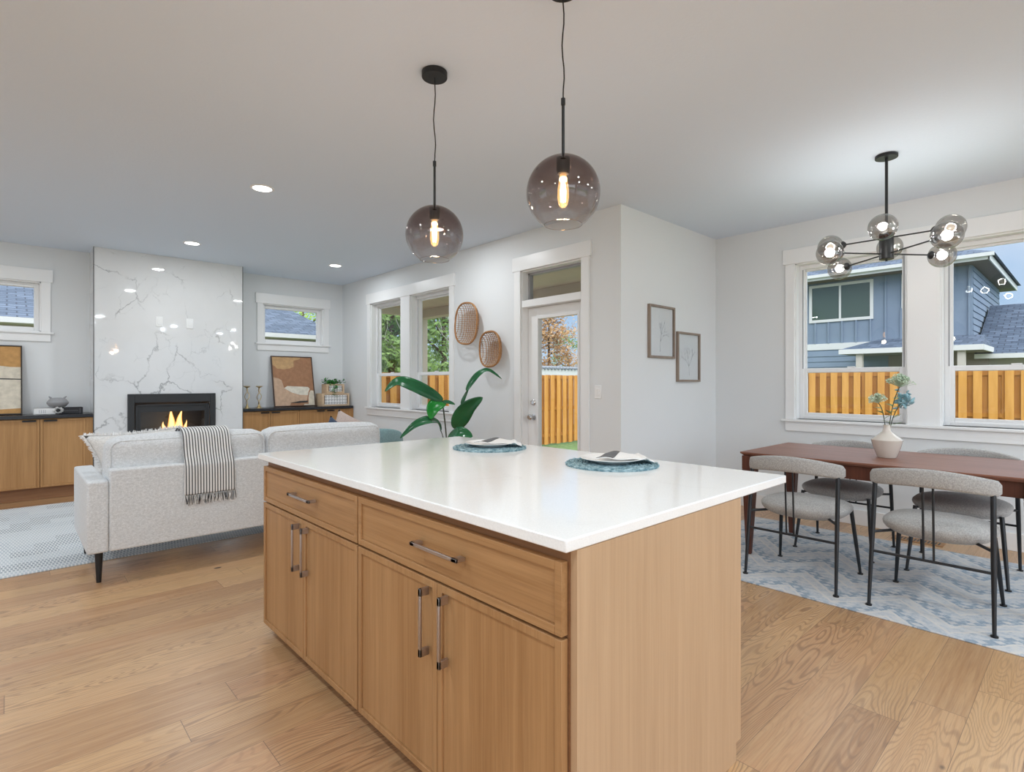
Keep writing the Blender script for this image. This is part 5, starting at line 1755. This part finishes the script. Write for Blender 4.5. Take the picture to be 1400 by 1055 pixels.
# pillows
def pillow(loc, size, thick, rz, rx, label, mats, name='throw_pillow', fringe=False, spin=0.0, group=None, flare=0.0):
    p = thing(name, label, 'pillow', loc, rz, group)
    n = 18
    fr, bk = [], []
    R_ = Matrix.Rotation(rx, 4, 'X') @ Matrix.Rotation(spin, 4, 'Y')
    def P(u, v, s_):
        e_ = 1 - 0.10 * (1 - abs(v) ** 2) * abs(u) ** 4
        f_ = 1 - 0.10 * (1 - abs(u) ** 2) * abs(v) ** 4
        k = ((1 - abs(u) ** 2.6) * (1 - abs(v) ** 2.6))
        return R_ @ Vector((u * size[0] / 2 * e_ * (1 + flare * v), s_ * thick / 2 * max(k, 0) ** 0.55, v * size[1] / 2 * f_))
    mbf = MB()
    for s_, mi in ((-1, 0), (1, 1 if len(mats) > 1 else 0)):
        mbf.mat(mi).grid([[tuple(P(-1 + 2 * i / n, -1 + 2 * j / n, s_)) for j in range(n + 1)] for i in range(n + 1)])
    o_ = build(mbf, 'cover', mats, p)
    weld(o_)
    if fringe:
        fm = MB()
        r_ = random.Random(6)
        for edge in range(4):
            for k in range(110):
                q = -1 + 2 * (k + r_.uniform(-.3, .3)) / 109
                q = max(-1, min(1, q))
                u, v = [(q, 1), (q, -1), (1, q), (-1, q)][edge]
                a_ = P(u, v, 0)
                d_ = (R_ @ Vector([(0, 0, 1), (0, 0, -1), (1, 0, 0), (-1, 0, 0)][edge]))
                w_ = R_ @ Vector((r_.uniform(-.006, .006), r_.uniform(-.012, .012), r_.uniform(-.006, .006)))
                L = r_.uniform(0.014, 0.024)
                fm.tube([a_, a_ + d_ * L * .5 + w_ * .5, a_ + d_ * L + w_], [0.0035, 0.004, 0.002], 5)
        build(fm, 'fringe', M['white_fringe'], p)
    return p
pillow((0.655, 4.600, 0.712), (0.45, 0.40), 0.13, math.radians(-4), math.radians(-12), 'cream fringed pillow in the left corner of the sofa', [M['pillow']], fringe=True, spin=math.radians(-3), flare=0.26)
pillow((2.155, 4.62, 0.712), (0.36, 0.36), 0.12, math.radians(10), math.radians(-12), 'navy pillow peeking over the right sofa cushion, left of the blush one', [M['navy']], spin=math.radians(36))
pillow((2.36, 4.78, 0.728), (0.42, 0.42), 0.12, math.radians(-10), math.radians(-14), 'blush and navy pillow near the right sofa arm', [M['blush'], M['navy']], spin=math.radians(26))

o = build(MB().box(-1.3, 2.95, 4.742, 7.295, 0.0, 0.008), 'living_rug', M['rug_l'], bevel=0.003)
tag(o, 'pale blue grey block patterned rug in front of the fireplace', 'rug')

# teal armchair
ac = thing('swivel_armchair', 'teal velvet barrel armchair behind the right end of the sofa', 'armchair', (2.90, 5.42, 0.008), math.radians(55))
build(MB().lathe([(0.24, 0.0), (0.25, 0.01), (0.25, 0.03), (0.06, 0.045), (0.05, 0.12)], n=36), 'swivel_base', M['black'], ac)
build(MB().lathe([(0.0, 0.12), (0.31, 0.12), (0.335, 0.15), (0.335, 0.34), (0.30, 0.36), (0.0, 0.36)], n=40), 'seat_base', M['teal'], ac)
build(MB().pad((0.03, 0, 0.415), 0.27, 0.26, 0.065, 3.0), 'seat_cushion', M['teal'], ac)
rows = []
for i in range(37):
    t_ = -1 + 2 * i / 36
    a = PI + t_ * math.radians(118)
    ht = 0.770 - 0.14 * abs(t_) ** 2.6
    ro, ri_ = 0.36, 0.27
    sec = [(ri_, 0.34), (ri_, ht - 0.05), (ri_ + 0.018, ht - 0.012), ((ro + ri_) / 2, ht), (ro - 0.018, ht - 0.012), (ro, ht - 0.05), (ro - 0.005, 0.34), (ro - 0.02, 0.16)]
    rows.append([(math.cos(a) * r, math.sin(a) * r, z) for (r, z) in sec])
mb = MB().grid(rows)
mb.add(rows[0], [tuple(range(8))]); mb.add(rows[-1], [tuple(range(8))])
build(mb, 'back_shell', M['teal'], ac, subd=1)

# ------------------------------------------------------------------ outside
GZ = -0.38
struct(build(MB().box(-60, 90, -60, 90, GZ - 0.2, GZ - 0.01), 'ground', M['grass'], smooth=False))
struct(build(MB().box(XD + T, 6.4, YJ + T, 8.6, GZ, -0.12), 'patio_floor', M['concrete'], smooth=False), 'concrete patio slab outside the glazed door', 'patio')
mb = MB().box(XD + T, 5.75, YJ + T, 8.62, 2.58, 2.72)
mb.mat(1).box(5.52, 5.72, YJ + T, 8.60, 2.43, 2.579).box(XD + T, 5.519, 8.48, 8.60, 2.47, 2.579)
struct(build(mb, 'patio_roof', [M['soffit'], M['beam']], smooth=False), 'taupe patio soffit with a beam outside the living room windows', 'patio roof')
struct(build(MB().box(5.55, 5.69, 8.45, 8.59, -0.12, 2.43), 'patio_column', M['beam'], bevel=0.004), 'taupe corner post of the patio roof', 'post')

def fence(axis, fix, a0, a1, z0, z1, label, flip=1):
    """board-on-board fence along axis; flip: side that faces the house"""
    if axis == 'Y': fn = thing('board_fence', label, 'fence', (fix, (a0 + a1) / 2, GZ), group='cedar fences')
    else: fn = thing('board_fence', label, 'fence', ((a0 + a1) / 2, fix, GZ), group='cedar fences')
    rf_ = random.Random(int(fix * 10))
    f_, b_, rl_ = MB(), MB(), MB()
    def bx(mb, a, b, c0, c1, za, zb):
        c0, c1 = sorted((fix + flip * c0, fix + flip * c1))
        if axis == 'Y': mb.box(c0, c1, a, b, za, zb)
        else: mb.box(a, b, c0, c1, za, zb)
    p = 0.237
    n = int((a1 - a0) / p)
    for i in range(n):
        a = a0 + i * p
        w = 0.137 + rf_.uniform(-.004, .004)
        bx(f_, a, a + w, -0.030, -0.012, z0 + rf_.uniform(0.02, .05), z1 + rf_.uniform(-.006, .006))
        bx(b_, a + p / 2 - 0.012, a + p / 2 + w + 0.004, 0.012, 0.030, z0 + 0.03, z1 + rf_.uniform(-.006, .006))
    build(f_, 'front_boards', M['cedar'], fn, world=True, smooth=False)
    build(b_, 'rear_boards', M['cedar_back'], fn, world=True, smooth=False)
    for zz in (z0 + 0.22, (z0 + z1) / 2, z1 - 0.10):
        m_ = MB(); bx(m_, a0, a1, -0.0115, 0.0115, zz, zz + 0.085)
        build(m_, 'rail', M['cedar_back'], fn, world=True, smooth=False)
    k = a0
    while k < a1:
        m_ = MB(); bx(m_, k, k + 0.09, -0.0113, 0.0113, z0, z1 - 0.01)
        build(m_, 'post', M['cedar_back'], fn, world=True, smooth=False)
        k += 2.4
    return fn
fence('Y', 14.4, -6.0, 9.6, GZ, 1.50, 'cedar board fence seen through the dining windows', 1)
fence('X', 9.77, -5.0, 14.3, GZ, 1.455, 'cedar board fence seen through the patio door and living room windows', 1)

struct(build(MB().box(-14, 8, -16, Y0 - T, GZ, GZ + 0.02).box(-14, X0 - T, Y0 - T, 9, GZ, GZ + 0.02), 'bounce_slab', plain('pale_bounce', (0.60, 0.60, 0.60), 0.9), smooth=False), 'unseen pale slab added to bounce daylight onto the ceiling', 'bounce slab')  # unseen slab added outside to bounce neutral daylight onto the ceiling

# neighbour's two storey house beyond the dining fence
hs = thing('neighbour_house', 'two storey blue grey house beyond the dining room fence', 'house', (20.2, 5.0, GZ))
HX, HY0, HY1 = 20.2, 2.45, 11.5
build(MB().box(HX, HX + 6.2, HY0, HY1, 2.57, 4.86), 'batten_wall', M['batten'], hs, world=True, smooth=False)
mb = MB()
y = HY0 + 0.05
while y < HY1:
    cut = None
    for (wa, wb, wz0, wz1) in ((4.855, 6.74, 3.29, 4.56), (3.05, 4.11, 3.55, 4.58)):
        if wa - 0.03 < y < wb + 0.03: cut = (wz0, wz1)
    for (za_, zb_) in ([(2.57, 4.66)] if cut is None else [(2.57, cut[0]), (cut[1], 4.66)]):
        mb.box(HX - 0.045, HX - 0.001, y - 0.025, y + 0.025, za_, zb_)
    y += 0.405
build(mb, 'batten', M['batten'], hs, world=True, smooth=False)
mb = MB()
z = GZ
while z < 2.3:
    mb.hexa([(HX - 0.03, HY0, z), (HX, HY0, z), (HX, HY1, z), (HX - 0.03, HY1, z)], [(HX - 0.008, HY0, z + 0.178), (HX, HY0, z + 0.178), (HX, HY1, z + 0.178), (HX - 0.008, HY1, z + 0.178)])
    z += 0.18
mb.box(HX, HX + 6.2, HY0, HY1, GZ, 2.57)
build(mb, 'lap_siding', M['batten'], hs, world=True, smooth=False)
mb = MB()
z = 2.0
while z < 4.75:
    mb.hexa([(HX + 0.12, HY0 - 0.03, z), (HX + 6.2, HY0 - 0.03, z), (HX + 6.2, HY0, z), (HX + 0.12, HY0, z)], [(HX + 0.12, HY0 - 0.008, z + 0.188), (HX + 6.2, HY0 - 0.008, z + 0.188), (HX + 6.2, HY0, z + 0.188), (HX + 0.12, HY0, z + 0.188)])
    z += 0.19
build(mb, 'lap_siding', M['batten'], hs, world=True, smooth=False)
build(MB().box(HX - 0.03, HX - 0.001, HY0, HY1, 2.36, 2.57), 'belt_trim', M['housewhite'], hs, world=True)
EX, EY = 19.55, 2.0
build(MB().box(EX + 0.02, HX + 6.9, EY + 0.02, HY1 + .5, 4.63, 4.66), 'soffit', M['eave_soffit'], hs, world=True, smooth=False)
build(MB().box(EX, EX + 0.03, EY, HY1 + .5, 4.62, 4.80).box(EX, HX + 6.9, EY, EY + 0.03, 4.62, 4.80).box(EX - 0.1, EX, EY - 0.1, HY1 + .5, 4.70, 4.80), 'fascia', M['housewhite'], hs, world=True)
XR, YR0, YR1 = HX + 6.9, EY, HY1 + 0.5
RX_, RZ_ = (EX + XR) / 2, 4.80 + 0.42 * (XR - EX) / 2
rv_ = [(EX - .1, YR0 - .1, 4.80), (XR, YR0 - .1, 4.80), (XR, YR1, 4.80), (EX - .1, YR1, 4.80), (RX_, YR0 + (XR - EX) / 2, RZ_), (RX_, YR1 - (XR - EX) / 2, RZ_)]
mb = MB().mat(0).add(rv_, [(0, 4, 5, 3), (1, 2, 5, 4)]).mat(1).add(rv_, [(0, 1, 4), (2, 3, 5)])
build(mb, 'main_roof', [M['shingle_y'], M['shingle_x']], hs, world=True, smooth=False)
def house_window(parent, x, ya, yb, za, zb, mull=True):
    t = 0.09
    m_ = MB().box(x - 0.045, x - 0.001, ya, ya + t, za, zb).box(x - 0.045, x - 0.001, yb - t, yb, za, zb).box(x - 0.045, x - 0.001, ya + t, yb - t, za, za + t).box(x - 0.045, x - 0.001, ya + t, yb - t, zb - t, zb)
    if mull: m_.box(x - 0.045, x - 0.001, (ya + yb) / 2 - 0.03, (ya + yb) / 2 + 0.03, za + t, zb - t)
    w_ = build(m_, 'window_frame', M['housewhite'], parent, world=True)
    build(MB().box(x - 0.02, x - 0.002, ya + t, yb - t, za + t, zb - t), 'glass_pane', M['housewin'], w_, world=True)
house_window(hs, HX - 0.005, 4.855, 6.74, 3.29, 4.56)
house_window(hs, HX - 0.005, 3.05, 4.11, 3.55, 4.58, False)
# porch roof
PX, PYA, PYB = 18.2, 1.97, 5.265
pr_ = [(PX, PYA, 2.235), (PX, PYB, 2.235), (HX, PYB - 0.55, 2.62), (HX, PYA + 0.2, 2.62), (HX, PYB, 2.235), (HX, PYA, 2.235)]
mb = MB().mat(0).add(pr_, [(0, 1, 2, 3)]).mat(1).add(pr_, [(1, 4, 2), (0, 3, 5)])
build(mb, 'porch_roof', [M['shingle_y'], M['shingle_x']], hs, world=True, smooth=False)
build(MB().box(PX - 0.02, PX + 0.02, PYA, PYB, 2.10, 2.24).box(PX, HX, PYA, PYA + 0.03, 2.10, 2.24).box(PX, HX, PYB - 0.03, PYB, 2.10, 2.24), 'porch_fascia', M['housewhite'], hs, world=True)
build(MB().box(PX + 0.02, HX - 0.04, PYA + 0.03, PYB - 0.03, 2.10, 2.13), 'porch_ceiling', M['eave_soffit'], hs, world=True)
build(MB().box(HX - 0.035, HX - 0.031, PYA + .1, 4.45, GZ, 2.1), 'porch_dark_sheet', plain('porch_dark', (0.24, 0.20, 0.18), 0.8), hs, world=True)  # flat dark sheet over the siding, standing in for the dark recess
for yy in (4.68, 2.35):
    build(MB().box(PX + 0.08, PX + 0.24, yy, yy + 0.16, GZ, 2.10), 'porch_post', M['beige'], hs, world=True)
# single storey wing to the right
lv = [(20.0, 2.42, 2.05), (20.0, -6.0, 2.05), (26.0, -6.0, 4.45), (26.0, 2.42, 4.45)]
wing = MB().mat(0).add([(20.0, 2.37, 2.05), (20.0, -6.0, 2.05), (23.3, -6.0, 3.72), (23.3, 2.37, 3.72), (26.6, 2.37, 2.05), (26.6, -6.0, 2.05)], [(0, 3, 2, 1), (3, 4, 5, 2)])
build(wing, 'wing_roof', M['shingle_y'], hs, world=True, smooth=False, solid=0.04)
build(MB().box(19.97, 20.0, -6.0, 2.37, 1.93, 2.06), 'wing_fascia', M['housewhite'], hs, world=True)
build(MB().box(20.5, 26.2, -5.8, 2.40, GZ, 2.05), 'wing_wall', M['beige'], hs, world=True, smooth=False)

# neighbour to the north (roof seen through the high windows)
nh = thing('neighbour_bungalow', 'low house with blue shingle roof seen through the high windows', 'house', (-2, 16, GZ))
NX, NY = 6.35, 13.3
run, pit = 6.0, 0.29
zr = 2.42 + pit * run
mb = MB().add([(-14, NY, 2.42), (NX, NY, 2.42), (NX, NY + run, zr), (-14, NY + run, zr), (NX, NY + 2 * run, 2.42), (-14, NY + 2 * run, 2.42)], [(0, 1, 2, 3), (3, 2, 4, 5)])
build(mb, 'roof', M['shingle_x'], nh, world=True, smooth=False, solid=0.06)
build(MB().box(-14, NX, NY - 0.12, NY, 2.33, 2.43), 'gutter', M['housewhite'], nh, world=True)
build(MB().box(-14, NX - 0.4, NY + 0.45, NY + 2 * run - .45, GZ, 2.38), 'house_wall', M['beige'], nh, world=True, smooth=False)
build(MB().box(-14, NX, NY, NY + 0.46, 2.33, 2.36), 'soffit', M['beige'], nh, world=True)

# white shed beyond the yard
sh = thing('white_shed', 'low white building just above the fence, through the patio door', 'shed', (16.5, 14.2, GZ))
build(MB().box(12.9, 22.0, 14.0, 16.5, GZ, 1.76), 'shed_wall', M['housewhite'], sh, world=True, smooth=False)
mb = MB()
for i in range(48):
    x = 12.9 + i * 0.19
    mb.tube([(x, 13.93, 1.79), (x, 16.5, 1.95)], 0.052, 8)
build(mb, 'corrugated_roof', plain('dark_corrugated', (0.20, 0.22, 0.25), 0.6), sh, world=True)

# trees
def tree(name, label, base, height, rad, crown_z, mat, count, leaf, sd, bark='bark', shape=1.0, group='trees beyond the fences', branches=9):
    t_ = thing(name, label, 'tree', base, 0, group)
    r_ = random.Random(sd)
    tk = MB().tube([(0, 0, 0), (0.05, 0.03, height * 0.4), (0, 0, height * 0.85)], [0.10 + height * 0.012, 0.08, 0.03], 8)
    ends = []
    for k in range(branches):
        a = r_.uniform(0, 2 * PI); z0 = height * r_.uniform(0.25, 0.7)
        rr = rad * r_.uniform(0.5, 0.95)
        e_ = (math.cos(a) * rr, math.sin(a) * rr, min(height * 0.95, z0 + rr * r_.uniform(0.3, 1.0)))
        tk.tube([(0, 0, z0), (e_[0] * .5, e_[1] * .5, (z0 + e_[2]) / 2 - .1), e_], [0.05, 0.03, 0.012], 6)
    build(tk, 'trunk', M[bark], t_)
    mb = MB()
    clumps = []
    for k in range(max(10, count // 90)):
        th = r_.uniform(0, 2 * PI); zz = r_.random()
        zc_ = crown_z + (height - crown_z) * zz
        env = rad * (math.sin(PI * min(0.97, 0.12 + 0.85 * zz)) ** 0.6 if shape == 1.0 else max(0.08, 1 - zz))
        rr = env * math.sqrt(r_.random())
        clumps.append((math.cos(th) * rr, math.sin(th) * rr, zc_))
    for i in range(count):
        c_ = clumps[i % len(clumps)]
        sg = rad * 0.19
        p = Vector((c_[0] + r_.gauss(0, sg), c_[1] + r_.gauss(0, sg), c_[2] + r_.gauss(0, sg * .8)))
        d = Vector((r_.uniform(-1, 1), r_.uniform(-1, 1), r_.uniform(-1, 1))).normalized()
        s_ = d.orthogonal().normalized()
        L = leaf * r_.uniform(0.6, 1.3)
        mb.add([p - d * L, p + s_ * L * .5, p + d * L, p - s_ * L * .5], [(0, 1, 2, 3)])
    build(mb, 'foliage', M[mat], t_, smooth=False)
    return t_
tree('leafy_tree', 'green leafy tree filling the far living room window', (6.75, 11.6, GZ), 5.6, 1.15, 0.5, 'tree_green', 7500, 0.085, 1)
tree('leafy_tree', 'green leafy tree behind the bare branches in the nearer living room window', (9.3, 13.0, GZ), 5.8, 1.35, 0.5, 'tree_green', 8000, 0.09, 2)
tree('leafy_tree', 'green bushy tree at the right of the nearer living room window', (10.3, 16.6, GZ), 6.4, 1.9, 0.8, 'tree_green', 7000, 0.11, 3)
tree('lime_tree', 'bright lime tree behind the roof in the right high window', (10.4, 26.2, GZ), 9.5, 2.6, 1.2, 'tree_lime', 4600, 0.12, 4)
tree('autumn_tree', 'rust brown autumn tree above the fence in the patio door', (19.3, 18.2, GZ), 5.6, 1.35, 1.0, 'tree_rust', 9000, 0.075, 5)
tree('autumn_tree', 'sparse green and rust tree at the right of the patio door view', (22.3, 19.6, GZ), 4.1, 1.2, 1.0, 'tree_green', 1500, 0.08, 6)
tree('conifer', 'dark conifer at the right photo edge beyond the wing roof', (36.5, 0.9, GZ), 8.2, 2.2, 1.5, 'tree_dark', 2600, 0.16, 7, shape=2.0)
# bare branching shrub in front of the green trees
bs = thing('bare_shrub', 'pale bare branches outside the nearer living room window', 'shrub', (7.9, 11.2, GZ))
mb = MB()
rb = random.Random(15)
def twig(p, d, L, r, dep):
    q = p + d * L
    mid = p + d * L * .5 + Vector((rb.uniform(-1, 1), rb.uniform(-1, 1), rb.uniform(-.5, 1))) * L * .08
    mb.tube([p, mid, q], [r, r * .85, r * .65], 6)
    if dep:
        for k in range(2):
            nd = (d + Vector((rb.uniform(-1, 1), rb.uniform(-1, 1), rb.uniform(-.4, .6))) * 0.75).normalized()
            twig(q, nd, L * rb.uniform(0.55, 0.8), r * 0.65, dep - 1)
for k in range(4):
    twig(Vector((0, 0, 0)), Vector((rb.uniform(-.5, .5), rb.uniform(-.3, .3), 1)).normalized(), 1.5, 0.020, 3)
build(mb, 'branches', M['palebark'], bs)
